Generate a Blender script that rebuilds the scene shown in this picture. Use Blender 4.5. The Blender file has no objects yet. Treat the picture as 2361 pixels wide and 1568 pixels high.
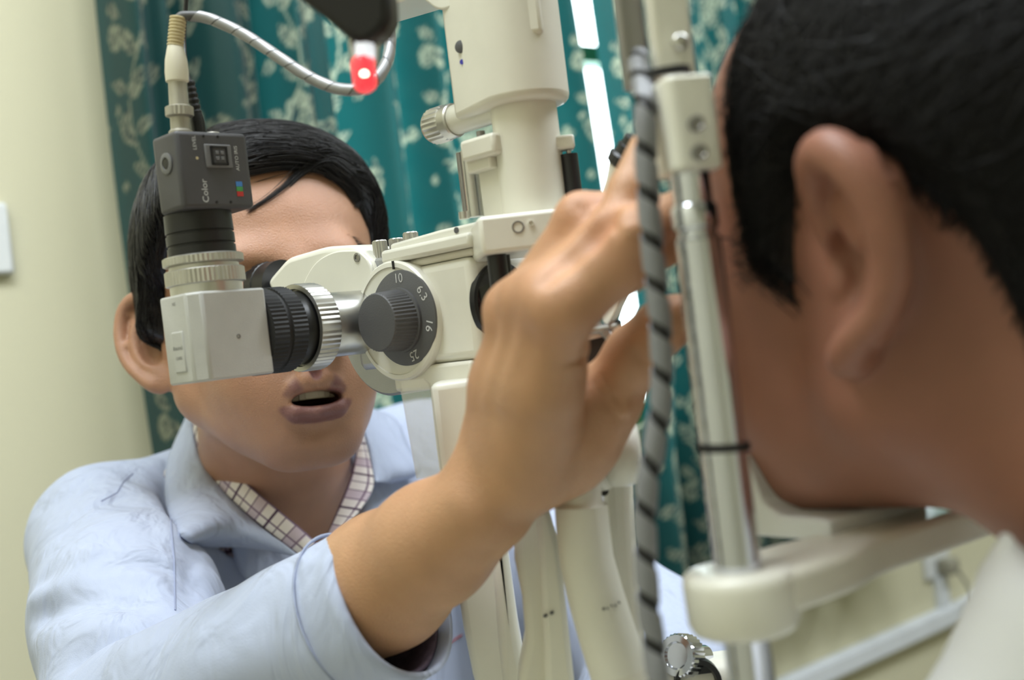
import bpy, bmesh, math, random
import numpy as np
from mathutils import Vector, Matrix

random.seed(7); RNG = np.random.default_rng(7)
scene = bpy.context.scene
COL = scene.collection

# ------------------------------------------------------------------ camera
F = 2700.0; RHO = math.radians(7.0); C0 = np.array([0, 0, 1.2])
CR = np.array([math.cos(RHO), 0, -math.sin(RHO)]); CU = np.array([math.sin(RHO), 0, math.cos(RHO)]); FW = np.array([0, 1.0, 0])
cam = bpy.data.cameras.new('camera'); camo = bpy.data.objects.new('camera', cam); COL.objects.link(camo)
camo.matrix_world = Matrix(((CR[0], CU[0], 0, 0), (CR[1], CU[1], -1, 0), (CR[2], CU[2], 0, 1.2), (0, 0, 0, 1)))
cam.sensor_width = 36; cam.lens = F / 2361 * 36; cam.clip_start = 0.02
cam.dof.use_dof = True; cam.dof.focus_distance = 0.655; cam.dof.aperture_fstop = 5.5
scene.camera = camo

# ------------------------------------------------------------------ sky seen through the window, lamps, exposure
world = bpy.data.worlds.new('overcast_sky'); scene.world = world; world.use_nodes = True
bg = world.node_tree.nodes['Background']; bg.inputs[0].default_value = (0.86, 0.95, 1.0, 1); bg.inputs[1].default_value = 9.0
scene.view_settings.view_transform = 'Standard'; scene.view_settings.look = 'None'
scene.view_settings.gamma = 1.0; scene.view_settings.use_curve_mapping = False
scene.view_settings.exposure = -0.02

def area_light(name, loc, size, size_y, power, color, rz):
    l = bpy.data.lights.new(name, 'AREA'); l.shape = 'RECTANGLE'; l.size = size; l.size_y = size_y
    l.energy = power; l.color = color
    o = bpy.data.objects.new(name, l); COL.objects.link(o); o.location = loc; o.rotation_euler = (0, 0, rz)
    return o
# unseen fluorescent ceiling lamps; the second placed and strengthened to brighten the right wall
area_light('unseen_ceiling_lamp', (-0.35, 0.25, 2.62), 1.5, 0.5, 40, (0.88, 0.945, 1.0), math.radians(39))
area_light('unseen_ceiling_lamp', (1.35, 1.0, 2.62), 1.5, 0.5, 46, (0.88, 0.945, 1.0), math.radians(39))

# ------------------------------------------------------------------ helpers
def ray(px, py): return FW + (px - 1180.5) / F * CR + (784 - py) / F * CU
def P(px, py, d): return C0 + d * ray(px, py)
def proj(p):
    q = np.asarray(p) - C0; d = q @ FW
    return 1180.5 + F * (q @ CR) / d, 784 - F * (q @ CU) / d, d
def nrm(v): v = np.asarray(v, float); return v / np.linalg.norm(v)
ZA = np.array([0, 0, 1.0])

def srgb(c):
    out = []
    for v in c[:3]:
        v = v / 255.0
        out.append(v / 12.92 if v <= 0.04045 else ((v + 0.055) / 1.055) ** 2.4)
    return (*out, 1.0)

MATS = {}
def mat(name, rgb, rough=0.5, metal=0.0, var=0.06, scale=30.0, bump=0.0, bscale=200.0, coat=0.0, sss=0.0, trans=0.0, emit=0.0, attr=None, spec=0.5, stretch=None, sheen=0.0, ssr=(1, .35, .2)):
    """principled material with a procedural noise on its colour and, if wanted, a fine relief"""
    m = bpy.data.materials.new(name); m.use_nodes = True; nt = m.node_tree; N = nt.nodes; L = nt.links
    b = N['Principled BSDF']; c = srgb(rgb)
    tc = N.new('ShaderNodeTexCoord'); vec = tc.outputs['Object']
    if stretch:
        mp = N.new('ShaderNodeMapping'); mp.inputs['Scale'].default_value = stretch; L.new(vec, mp.inputs[0]); vec = mp.outputs[0]
    nz = N.new('ShaderNodeTexNoise'); nz.inputs['Scale'].default_value = scale; nz.inputs['Detail'].default_value = 4; L.new(vec, nz.inputs['Vector'])
    mr = N.new('ShaderNodeMapRange'); mr.inputs[1].default_value = 0.25; mr.inputs[2].default_value = 0.75
    mr.inputs[3].default_value = 1 - var; mr.inputs[4].default_value = 1 + var; L.new(nz.outputs['Fac'], mr.inputs[0])
    mx = N.new('ShaderNodeVectorMath'); mx.operation = 'SCALE'; L.new(mr.outputs[0], mx.inputs['Scale'])
    if attr:
        at = N.new('ShaderNodeAttribute'); at.attribute_name = attr; L.new(at.outputs['Color'], mx.inputs[0])
    else: mx.inputs[0].default_value = c[:3]
    L.new(mx.outputs[0], b.inputs['Base Color'])
    b.inputs['Roughness'].default_value = rough; b.inputs['Metallic'].default_value = metal
    b.inputs['Specular IOR Level'].default_value = spec
    if coat: b.inputs['Coat Weight'].default_value = coat; b.inputs['Coat Roughness'].default_value = 0.12
    if sheen: b.inputs['Sheen Weight'].default_value = sheen
    if sss:
        b.inputs['Subsurface Weight'].default_value = sss; b.inputs['Subsurface Radius'].default_value = ssr; b.inputs['Subsurface Scale'].default_value = 0.004
    if trans: b.inputs['Transmission Weight'].default_value = trans
    if emit:
        b.inputs['Emission Color'].default_value = c; b.inputs['Emission Strength'].default_value = emit
    if bump:
        n2 = N.new('ShaderNodeTexNoise'); n2.inputs['Scale'].default_value = bscale; n2.inputs['Detail'].default_value = 3; L.new(vec, n2.inputs['Vector'])
        bp = N.new('ShaderNodeBump'); bp.inputs['Strength'].default_value = bump; bp.inputs['Distance'].default_value = 0.001
        L.new(n2.outputs['Fac'], bp.inputs['Height']); L.new(bp.outputs[0], b.inputs['Normal'])
    MATS[name] = m
    return m

mat('cream_paint', (222, 219, 206), .38, var=.025, scale=60, bump=.05, bscale=900, coat=.15)
mat('cream_light', (228, 226, 215), .35, var=.02, scale=60, coat=.15)
mat('silver_paint', (166, 167, 170), .36, .6, var=.03, scale=90, bump=.08, bscale=1500)
mat('grey_paint', (190, 190, 188), .5, .15, var=.03, scale=120, bump=.15, bscale=1800)
mat('chrome', (214, 217, 228), .13, 1.0, var=.05, scale=40)
mat('satin_metal', (200, 199, 195), .3, .95, var=.06, scale=80)
mat('knurled_metal', (196, 194, 188), .36, .9, var=.05, scale=100)
mat('grey_metal', (150, 148, 146), .35, .8, var=.06, scale=70)
mat('black_plastic', (22, 22, 24), .38, var=.1, scale=80)
mat('black_rubber', (26, 26, 28), .55, var=.1, scale=80)
mat('dark_grey_plastic', (86, 86, 88), .5, var=.05, scale=100, bump=.15, bscale=1500)
mat('camera_grey', (74, 73, 76), .5, var=.04, scale=90, bump=.1, bscale=1800)
mat('camera_light_grey', (112, 112, 114), .5, var=.04, scale=90)
mat('dial_print', (205, 205, 205), .6, var=.03)
mat('dark_print', (110, 110, 108), .6, var=.03)
mat('ink_blue', (60, 60, 170), .6, var=.1)
mat('mark_red', (190, 50, 45), .5); mat('mark_green', (70, 150, 80), .5); mat('mark_blue', (70, 130, 200), .5)
mat('lens_glass', (8, 8, 12), .05, var=.02, coat=.6)
mat('bnc_metal', (176, 172, 160), .42, .5, var=.08, scale=120)
mat('boot_cream', (214, 208, 188), .5, var=.04)
mat('boot_yellow', (205, 190, 150), .5, var=.05)
mat('wrap_silver', (148, 148, 150), .38, .3, var=.07, scale=60)
mat('wrap_grey', (128, 129, 133), .45, .1, var=.07, scale=70)
mat('white_plastic', (222, 224, 224), .45, var=.03)
mat('trunk_white', (226, 230, 236), .45, var=.03)

def new_mesh(name, V, Fc, material, smooth=True, sharp=40):
    me = bpy.data.meshes.new(name); me.from_pydata([tuple(map(float, v)) for v in V], [], [tuple(int(i) for i in f) for f in Fc]); me.update()
    if material is not None: me.materials.append(MATS[material] if isinstance(material, str) else material)
    if smooth:
        me.polygons.foreach_set('use_smooth', np.ones(len(me.polygons), bool))
        if sharp: me.set_sharp_from_angle(angle=math.radians(sharp))
    return me
def origin_of(o):
    p = np.zeros(3)
    while o is not None: p += np.array(o.location); o = o.parent
    return p
def recalc(me):
    bm = bmesh.new(); bm.from_mesh(me); bmesh.ops.recalc_face_normals(bm, faces=bm.faces); bm.to_mesh(me); bm.free()
def obj(name, vf, material, parent=None, bev=0, seg=2, sharp=40, label=None, smooth=True, kind=None):
    """link one mesh object; vertices are given in world space"""
    V, Fc = vf
    V = np.asarray(V, float)
    org = origin_of(parent) if parent is not None else V.mean(0)
    me = new_mesh(name, V - org, Fc, material, smooth, None); recalc(me)
    if smooth and sharp: me.set_sharp_from_angle(angle=math.radians(sharp))
    o = bpy.data.objects.new(name, me); COL.objects.link(o)
    if parent is not None: o.parent = parent
    else: o.location = tuple(org)
    if bev:
        md = o.modifiers.new('bevel', 'BEVEL'); md.width = bev; md.segments = seg; md.limit_method = 'ANGLE'; md.angle_limit = math.radians(35)
        md.harden_normals = False
        me.polygons.foreach_set('use_smooth', np.ones(len(me.polygons), bool))
    if label: o['label'] = label
    if kind: o['kind'] = kind
    return o
def thing(name, label, cat, loc, group=None):
    o = bpy.data.objects.new(name, None); COL.objects.link(o); o.location = tuple(map(float, loc)); o.empty_display_size = .02
    o['label'] = label; o['category'] = cat
    if group: o['group'] = group
    return o
def tag(o, label, cat, group=None):
    o['label'] = label; o['category'] = cat
    if group: o['group'] = group
    return o
def struct(name, vf, material, parent=None, bev=0):
    o = obj(name, vf, material, parent, bev)
    o['kind'] = 'structure'
    return o

def join(*vfs):
    V = []; Fc = []
    for v, f in vfs:
        n = len(V); V += [np.asarray(x, float) for x in v]; Fc += [tuple(i + n for i in q) for q in f]
    return V, Fc
def frame_box(o, ax, lo, hi):
    """box lo..hi in the frame of origin o and three axes"""
    V = []
    for k in range(8):
        c = [hi[i] if (k >> i) & 1 else lo[i] for i in range(3)]
        V.append(o + c[0] * ax[0] + c[1] * ax[1] + c[2] * ax[2])
    return V, [(0, 2, 3, 1), (4, 5, 7, 6), (0, 1, 5, 4), (2, 6, 7, 3), (0, 4, 6, 2), (1, 3, 7, 5)]
def prism(poly, vec):
    n = len(poly); vec = np.asarray(vec, float)
    V = [np.asarray(p, float) for p in poly] + [np.asarray(p, float) + vec for p in poly]
    return V, [tuple(range(n))[::-1], tuple(range(n, 2 * n))] + [(i, (i + 1) % n, n + (i + 1) % n, n + i) for i in range(n)]
def perp(ax):
    ax = nrm(ax); t = np.array([0, 0, 1.0]) if abs(ax[2]) < .9 else np.array([1.0, 0, 0])
    u = nrm(np.cross(t, ax)); return u, np.cross(ax, u)
def lathe(o, ax, prof, seg=40, caps=True):
    """prof: (radius, height along ax[, knurl depth])"""
    ax = nrm(ax); u, v = perp(ax); V = []; Fc = []
    for pr in prof:
        r, h = pr[0], pr[1]; k = pr[2] if len(pr) > 2 else 0
        for i in range(seg):
            t = 2 * math.pi * i / seg; rr = r - (k if i % 2 else 0)
            V.append(o + ax * h + (u * math.cos(t) + v * math.sin(t)) * rr)
    for j in range(len(prof) - 1):
        for i in range(seg):
            a = j * seg + i; b = j * seg + (i + 1) % seg
            Fc.append((a, b, b + seg, a + seg))
    if caps: Fc.append(tuple(range(seg))[::-1]); Fc.append(tuple(range((len(prof) - 1) * seg, len(prof) * seg)))
    return V, Fc
def catmull(pts, n):
    pts = [np.asarray(p, float) for p in pts]; q = [2 * pts[0] - pts[1]] + pts + [2 * pts[-1] - pts[-2]]; out = []
    for i in range(1, len(q) - 2):
        for k in range(n):
            t = k / n
            out.append(.5 * ((2 * q[i]) + (-q[i - 1] + q[i + 1]) * t + (2 * q[i - 1] - 5 * q[i] + 4 * q[i + 1] - q[i + 2]) * t * t + (-q[i - 1] + 3 * q[i] - 3 * q[i + 1] + q[i + 2]) * t ** 3))
    out.append(pts[-1]); return out
def frames(path):
    path = np.array(path); T = np.gradient(path, axis=0); T /= np.linalg.norm(T, axis=1)[:, None]
    u, v = perp(T[0]); Us = []
    for t in T:
        u = u - t * (u @ t); u /= np.linalg.norm(u); Us.append(u.copy())
    Us = np.array(Us); return path, T, Us, np.cross(T, Us)
def tube(path, r, seg=12, rb=None):
    p, T, A, B = frames(path); n = len(p)
    r = np.full(n, r) if np.isscalar(r) else np.asarray(r); rb = r if rb is None else (np.full(n, rb) if np.isscalar(rb) else np.asarray(rb))
    V = []; Fc = []
    for i in range(n):
        for k in range(seg):
            t = 2 * math.pi * k / seg; V.append(p[i] + A[i] * math.cos(t) * r[i] + B[i] * math.sin(t) * rb[i])
    for i in range(n - 1):
        for k in range(seg):
            a = i * seg + k; b = i * seg + (k + 1) % seg; Fc.append((a, b, b + seg, a + seg))
    Fc.append(tuple(range(seg))[::-1]); Fc.append(tuple(range((n - 1) * seg, n * seg)))
    return V, Fc
def spiral(path, r, pitch, cover, th=.0004, seg=16):
    """helical plastic band wound round a path, with open gaps"""
    p, T, A, B = frames(path); s = np.concatenate([[0], np.cumsum(np.linalg.norm(np.diff(p, axis=0), axis=1))])
    tot = s[-1]; n = int(tot / pitch * seg); V = []; Fc = []
    def at(sv, ang, rr):
        sv = min(max(sv, 0), tot)
        c = [np.interp(sv, s, p[:, k]) for k in range(3)]; a = [np.interp(sv, s, A[:, k]) for k in range(3)]; b = [np.interp(sv, s, B[:, k]) for k in range(3)]
        return np.array(c) + rr * (np.array(a) * math.cos(ang) + np.array(b) * math.sin(ang))
    for i in range(n + 1):
        ang = -2 * math.pi * i / seg; s0 = pitch * i / seg; w = pitch * cover
        V += [at(s0, ang, r), at(s0, ang, r + th), at(s0 + w / 2, ang, r + th * 1.3), at(s0 + w, ang, r + th), at(s0 + w, ang, r)]
    for i in range(n):
        for k in range(5):
            a = i * 5 + k; b = i * 5 + (k + 1) % 5; Fc.append((a, b, b + 5, a + 5))
    Fc += [(0, 1, 2, 3, 4), tuple(n * 5 + k for k in range(5))]
    return V, Fc
def round_poly(pts, rad, n=5):
    """2-D polygon with rounded corners"""
    out = []; m = len(pts)
    for i in range(m):
        p = np.array(pts[i], float); a = np.array(pts[i - 1], float) - p; b = np.array(pts[(i + 1) % m], float) - p
        la, lb = np.linalg.norm(a), np.linalg.norm(b); r = rad[i] if hasattr(rad, '__len__') else rad; r = min(r, la * .45, lb * .45)
        s = p + a / la * r; e = p + b / lb * r
        for k in range(n + 1):
            t = k / n; out.append((1 - t) ** 2 * s + 2 * t * (1 - t) * p + t * t * e)
    return out
def text_vf(s, size, o, xd, yd, depth=.0003, center=True):
    """lettering as flat raised geometry"""
    cu = bpy.data.curves.new('t', 'FONT'); cu.body = s; cu.size = size; cu.extrude = 0; cu.resolution_u = 3
    if center: cu.align_x = 'CENTER'; cu.align_y = 'CENTER'
    ob = bpy.data.objects.new('t', cu); COL.objects.link(ob)
    bpy.context.view_layer.update()
    me = bpy.data.meshes.new_from_object(ob.evaluated_get(bpy.context.evaluated_depsgraph_get()))
    V = [np.array(v.co) for v in me.vertices]; Fc = [tuple(p.vertices) for p in me.polygons]
    bpy.data.objects.remove(ob); bpy.data.curves.remove(cu); bpy.data.meshes.remove(me)
    n = nrm(np.cross(xd, yd))
    return [o + v[0] * nrm(xd) + v[1] * nrm(yd) + n * depth for v in V], Fc

# ------------------------------------------------------------------ the room
WD = nrm((.78, .63, 0)); WN = np.array([WD[1], -WD[0], 0])            # along the window wall, and into the room
W0 = np.array([0, 1.75, 0.0])
def wp(t, n, z): return W0 + WD * t + WN * n + ZA * z
def wpix(px, py, n=0.0):
    """where a line of sight meets the plane n in front of the window wall -> (t, z)"""
    r = ray(px, py); k = ((W0 + WN * n - C0) @ WN) / (r @ WN); q = C0 + k * r - W0
    return q @ WD, q[2]
WAX = (WD, WN, ZA)
def wbox(t0, t1, n0, n1, z0, z1): return frame_box(W0, WAX, (t0, n0, z0), (t1, n1, z1))
mat('wall_paint', (213, 208, 179), .75, var=.035, scale=2.2, bump=.12, bscale=140, stretch=(1, 1, .35))
mat('floor_tile', (104, 100, 92), .35, var=.08, scale=6)
mat('ceiling_paint', (232, 231, 226), .8, var=.02, scale=3)
mat('window_green', (30, 120, 84), .4, var=.05)
TL, TR, NR, ZC = -1.7, 3.0, 3.6, 2.7
wt0, wt1, wz0, wz1 = -.35, 1.25, wpix(1475, 985)[1], 2.15             # window opening
struct('floor', frame_box(W0, WAX, (TL, -.1, -.1), (TR, NR, 0)), 'floor_tile')
struct('ceiling', frame_box(W0, WAX, (TL, -.1, ZC), (TR, NR, ZC + .1)), 'ceiling_paint')
struct('wall_back', join(wbox(TL, wt0, -.12, 0, 0, ZC), wbox(wt1, TR, -.12, 0, 0, ZC), wbox(wt0, wt1, -.12, 0, 0, wz0), wbox(wt0, wt1, -.12, 0, wz1, ZC)), 'wall_paint')
struct('wall_left', wbox(TL - .1, TL, -.12, NR, 0, ZC), 'wall_paint')
struct('wall_right', wbox(TR, TR + .1, -.12, NR, 0, ZC), 'wall_paint')
struct('wall_front', wbox(TL, TR, NR, NR + .1, 0, ZC), 'wall_paint')
# window: green frame, one mullion, one transom, panes
g = MATS['pane_glass'] = bpy.data.materials.new('pane_glass'); g.use_nodes = True
nt = g.node_tree; nt.nodes.clear(); mo = nt.nodes.new('ShaderNodeOutputMaterial'); tb = nt.nodes.new('ShaderNodeBsdfTransparent'); gb = nt.nodes.new('ShaderNodeBsdfGlossy'); ms = nt.nodes.new('ShaderNodeMixShader')
ms.inputs[0].default_value = .05
tb.inputs[0].default_value = (.95, .98, .97, 1); gb.inputs['Roughness'].default_value = .03
nt.links.new(tb.outputs[0], ms.inputs[1]); nt.links.new(gb.outputs[0], ms.inputs[2]); nt.links.new(ms.outputs[0], mo.inputs[0])
win = struct('window_1', join(wbox(wt0, wt0 + .05, -.09, -.03, wz0, wz1), wbox(wt1 - .05, wt1, -.09, -.03, wz0, wz1), wbox(wt0, wt1, -.09, -.03, wz0, wz0 + .04), wbox(wt0, wt1, -.09, -.03, wz1 - .05, wz1)), 'window_green', bev=.003)
zt = wpix(1375, 135, -.06)[1]
obj('transom', wbox(wt0 + .05, wt1 - .05, -.08, -.035, zt - .014, zt + .014), 'window_green', win, bev=.002)
tm = .95
obj('mullion', wbox(tm - .02, tm + .02, -.08, -.035, wz0 + .04, wz1 - .05), 'window_green', win, bev=.002)
for ta, tb2 in ((wt0 + .05, tm - .02), (tm + .02, wt1 - .05)):
    for za, zb in ((wz0 + .04, zt - .014), (zt + .014, wz1 - .05)):
        obj('pane', wbox(ta, tb2, -.062, -.057, za, zb), 'pane_glass', win)

# ------------------------------------------------------------------ curtains with a woven flower print
def curtain_material():
    m = bpy.data.materials.new('curtain_fabric'); m.use_nodes = True; nt = m.node_tree; N = nt.nodes; L = nt.links
    b = N['Principled BSDF']; out = N['Material Output']
    at = N.new('ShaderNodeAttribute'); at.attribute_name = 'print'
    nz = N.new('ShaderNodeTexNoise'); nz.inputs['Scale'].default_value = 420; tc = N.new('ShaderNodeTexCoord'); L.new(tc.outputs['Object'], nz.inputs['Vector'])
    mr = N.new('ShaderNodeMapRange'); mr.inputs[3].default_value = .8; mr.inputs[4].default_value = 1.2; L.new(nz.outputs['Fac'], mr.inputs[0])
    sc = N.new('ShaderNodeVectorMath'); sc.operation = 'SCALE'; L.new(at.outputs['Color'], sc.inputs[0]); L.new(mr.outputs[0], sc.inputs['Scale'])
    L.new(sc.outputs[0], b.inputs['Base Color']); b.inputs['Roughness'].default_value = .45; b.inputs['Sheen Weight'].default_value = .25
    tr = N.new('ShaderNodeBsdfTranslucent'); L.new(sc.outputs[0], tr.inputs['Color'])
    mx = N.new('ShaderNodeMixShader'); mx.inputs[0].default_value = .5
    L.new(b.outputs[0], mx.inputs[1]); L.new(tr.outputs[0], mx.inputs[2]); L.new(mx.outputs[0], out.inputs[0])
    MATS['curtain_fabric'] = m
curtain_material()
TEAL = np.array(srgb((20, 78, 78))[:3]); CREAMP = np.array(srgb((156, 162, 140))[:3]); DARKP = np.array(srgb((20, 60, 66))[:3])
def leaf(S, H, cx, cy, ang, ln, wd):
    x = S - cx; y = H - cy; c, s = math.cos(ang), math.sin(ang); u = (x * c + y * s) / ln; v = (-x * s + y * c) / wd
    prof = np.where((u > 0) & (u < 1), 4 * u * (1 - u) * (1.15 - .5 * u), 0)
    body = (np.abs(v) < prof * .5) & (u > 0) & (u < 1)
    vein = (np.abs(v) < .07) | (np.abs(np.abs(v) - ((u * 6) % 1) * .4) < .045)
    return body, body & vein & (u > .08) & (u < .9)
def flower(S, H, cx, cy, r, n):
    x = S - cx; y = H - cy; d = np.hypot(x, y) / r; a = np.arctan2(y, x)
    edge = .82 + .18 * np.abs(np.cos(a * n / 2))
    body = d < edge
    dark = ((d < .34) & (d > .24)) | ((d < .1)) | ((d > .42) & (d < edge * .88) & (np.abs(np.sin(a * n)) < .22))
    return body, body & dark
def print_field(S, H):
    """flower and vine print of the curtain cloth; S along the cloth, H up it (metres)"""
    pat = np.zeros(S.shape, bool); ink = np.zeros(S.shape, bool)
    def put(bd):
        nonlocal pat, ink
        pat |= bd[0]; ink |= bd[1]
    rg = np.random.default_rng(3)
    rep_s, rep_h = .30, .44
    motifs = []
    for col in range(2):
        x0 = .07 + col * .15; h0 = col * .22
        for k in range(9):                      # a winding stem with paired leaves
            yy = h0 + k * .049; xx = x0 + .02 * math.sin(k * 1.3 + col)
            sd = 1 if k % 2 else -1
            motifs.append(('l', xx, yy, math.pi / 2 + sd * .75, .046, .024)); motifs.append(('l', xx + sd * .004, yy + .012, math.pi / 2 - sd * 1.1, .034, .017))
        motifs.append(('f', x0 + .045, h0 + .10, .021, 9)); motifs.append(('f', x0 - .035, h0 + .27, .016, 11))
        motifs.append(('f', x0 + .01, h0 + .40, .036, 8)); motifs.append(('l', x0 + .05, h0 + .32, 1.9, .04, .02)); motifs.append(('l', x0 - .04, h0 + .17, .7, .03, .015))
        for k in range(6): motifs.append(('l', x0 + (.05 if k % 2 else -.055) + .01 * math.sin(k * 2.1), h0 + .03 + k * .07, .4 + k * 1.3, .034, .018))
        for k in range(5): motifs.append(('f', x0 - .055 + rg.random() * .11, h0 + rg.random() * .44, .006, 5))
    Sm = np.mod(S, rep_s); Hm = np.mod(H, rep_h)
    for m in motifs:
        for ds in (-rep_s, 0, rep_s):
            for dh in (-rep_h, 0, rep_h):
                cx = (m[1] % rep_s) + ds; cy = (m[2] % rep_h) + dh
                if cx < -.06 or cx > rep_s + .06 or cy < -.06 or cy > rep_h + .06: continue
                if m[0] == 'l': put(leaf(Sm, Hm, cx, cy, m[3], m[4], m[5]))
                else: put(flower(Sm, Hm, cx, cy, m[3], m[4]))
    stem = np.zeros(S.shape, bool)
    for col in range(2):
        xc = .07 + col * .15 + .02 * np.sin(Hm / .049 * 1.3 + col)
        stem |= np.abs(Sm - xc) < .0018
    return pat | stem, ink
def curtain(name, label, t0, t1, z0, z1, ph, n0=.09, step=.0032, zf=None, amp=.036, edge=None):
    """cloth hung in folds from t0 to t1; fine mesh only where the photograph looks"""
    tt = np.arange(t0, t1, .0012)
    th_ = 2 * math.pi * (tt / .092) + ph + 1.2 * np.sin(tt * 9 + ph); n = n0 + amp * (np.sin(th_) + .38 * np.sin(2 * th_ + .9)) + .010 * np.sin(2 * math.pi * tt / .041 + 2 * ph) + .010 * np.sin(tt * 23 + ph)
    s = np.concatenate([[0], np.cumsum(np.hypot(np.diff(tt), np.diff(n)))])
    ns = int(s[-1] / step); sv = np.linspace(0, s[-1], ns)
    tv = np.interp(sv, s, tt); nv = np.interp(sv, s, n)
    zv = np.concatenate([np.arange(z0, zf, step), np.linspace(zf, z1, 25)])
    Sg, Zg = np.meshgrid(sv, zv); Tg = np.repeat(tv[None], len(zv), 0); Ng = np.repeat(nv[None], len(zv), 0).copy()
    flow = .75 + .35 * (z1 - Zg) / (z1 - z0)
    Ng = n0 + (Ng - n0) * flow + .006 * np.sin(Zg * 5 + Tg * 14)
    Tg = Tg + .012 * np.sin(Zg * 3.1 + Tg * 6) * ((Zg - z1) / (z1 - z0))
    if edge is not None: Tg = Tg + edge(Zg, Tg)
    Pn = W0[None, None] + WD[None, None] * Tg[..., None] + WN[None, None] * Ng[..., None] + ZA[None, None] * Zg[..., None]
    pat, ink = print_field(Sg, Zg)
    colr = np.where(pat[..., None], CREAMP, TEAL); colr = np.where(ink[..., None], DARKP, colr)
    R_, C_ = Sg.shape; idx = np.arange(R_ * C_).reshape(R_, C_)
    quads = np.stack([idx[:-1, :-1], idx[:-1, 1:], idx[1:, 1:], idx[1:, :-1]], -1).reshape(-1, 4)
    V = Pn.reshape(-1, 3); org = np.array([V[:, 0].mean(), V[:, 1].mean(), z0])
    me = bpy.data.meshes.new(name); me.vertices.add(len(V)); me.vertices.foreach_set('co', (V - org).ravel())
    me.loops.add(quads.size); me.loops.foreach_set('vertex_index', quads.ravel().astype(np.int32))
    me.polygons.add(len(quads)); me.polygons.foreach_set('loop_start', np.arange(0, quads.size, 4, dtype=np.int32))
    me.update(); me.validate(); me.polygons.foreach_set('use_smooth', np.ones(len(quads), bool))
    ca = me.color_attributes.new('print', 'FLOAT_COLOR', 'POINT'); ca.data.foreach_set('color', np.concatenate([colr.reshape(-1, 3), np.ones((len(V), 1))], 1).ravel())
    me.materials.append(MATS['curtain_fabric'])
    o = bpy.data.objects.new(name, me); COL.objects.link(o); o.location = tuple(org)
    tag(o, label, 'curtain', 'teal flowered curtains on the window wall')
    return o
tcl = wpix(315, 500, .09)[0]; zhem = wpix(1880, 1340, .09)[1]
tg0 = wpix(1358, 300, .09)[0]; tg1 = wpix(1399, 300, .09)[0]; tcr = wpix(2110, 1250, .09)[0]
curtain('curtain', 'teal curtain with cream flower print, left of the bright window gap', tcl, tg0, zhem, 2.3, .6, zf=1.85)
curtain('curtain', 'teal flowered curtain behind the chin rest, right of the bright window gap', tg1, tcr, zhem, 2.3, 2.1, zf=2.0, edge=lambda Z, T: -.03 * np.clip((wz0 + .10 - Z) / .14, 0, 1) * np.clip(1 - (T - tg1) / .2, 0, 1))
rod = thing('curtain_rod', 'curtain rod above the teal curtains', 'curtain rod', wp((tcl + tcr) / 2, .09, 2.313))
obj('pole', tube([wp(tcl - .08, .09, 2.325), wp(tcr + .08, .09, 2.325)], .012, 16), 'satin_metal', rod)
for tk in (tcl - .05, tcr + .05): obj('bracket', tube([wp(tk, 0, 2.325), wp(tk, .09, 2.325)], .008, 12), 'satin_metal', rod)

# ------------------------------------------------------------------ trunking, socket, switch on the wall
tA, zA = wpix(1850, 1560); tB, zB = wpix(2255, 1385); ztr = (zA + zB) / 2
tr = struct('trim_1', wbox(-.2, TR, 0, .022, ztr - .02, ztr + .02), 'trunk_white', bev=.003)
obj('trunking_lid', wbox(-.2, TR, .022, .025, ztr - .015, ztr + .015), 'trunk_white', tr, bev=.001)
ts, zs = wpix(2150, 1272)
so = thing('wall_socket', 'white wall socket with a plug in it, below the chin rest', 'socket', wp(ts, 0, zs - .05))
obj('plate', wbox(ts - .045, ts + .045, 0, .01, zs - .05, zs + .05), 'white_plastic', so, bev=.003)
for dx in (-.018, .018): obj('slot', wbox(ts + dx - .003, ts + dx + .003, .01, .0115, zs + .012, zs + .028), 'black_plastic', so)
for dx in (-.0, .03): obj('screw', lathe(wp(ts - .015 + dx, .01, zs + .04), WN, [(.003, 0), (.003, .001)], 12), 'satin_metal', so)
td, zd = wpix(2163, 1370)
du = struct('trim_2', wbox(td - .016, td + .016, 0, .018, ztr + .02, zs - .05), 'trunk_white', bev=.003)
pl = thing('mains_plug', 'grey plug with a thin grey flex, in the wall socket', 'plug', wp(ts + .005, .0115, zs - .03))
mat('flex_grey', (150, 146, 130), .5)
obj('plug_body', wbox(ts - .012, ts + .024, .0115, .045, zs - .045, zs - .012), 'flex_grey', pl, bev=.006)
obj('flex', tube(catmull([wp(ts + .015, .04, zs - .035), wp(ts + .04, .05, zs - .09), wp(ts + .07, .045, zs - .2), wp(ts + .085, .04, zs - .36), wp(ts + .05, .035, zs - .5), wp(ts - .05, .03, zs - .6)], 8), .0035, 8), 'flex_grey', pl)
t5, z5 = wpix(2, 552)
sw = thing('wall_switch', 'white wall switch plate at the left edge of the photo', 'switch', wp(t5 - .03, 0, z5 - .04))
obj('plate', wbox(t5 - .075, t5 + .008, 0, .012, z5 - .04, z5 + .04), 'white_plastic', sw, bev=.004)
obj('rocker', wbox(t5 - .05, t5 - .018, .012, .018, z5 - .022, z5 + .022), 'white_plastic', sw, bev=.002)

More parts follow.
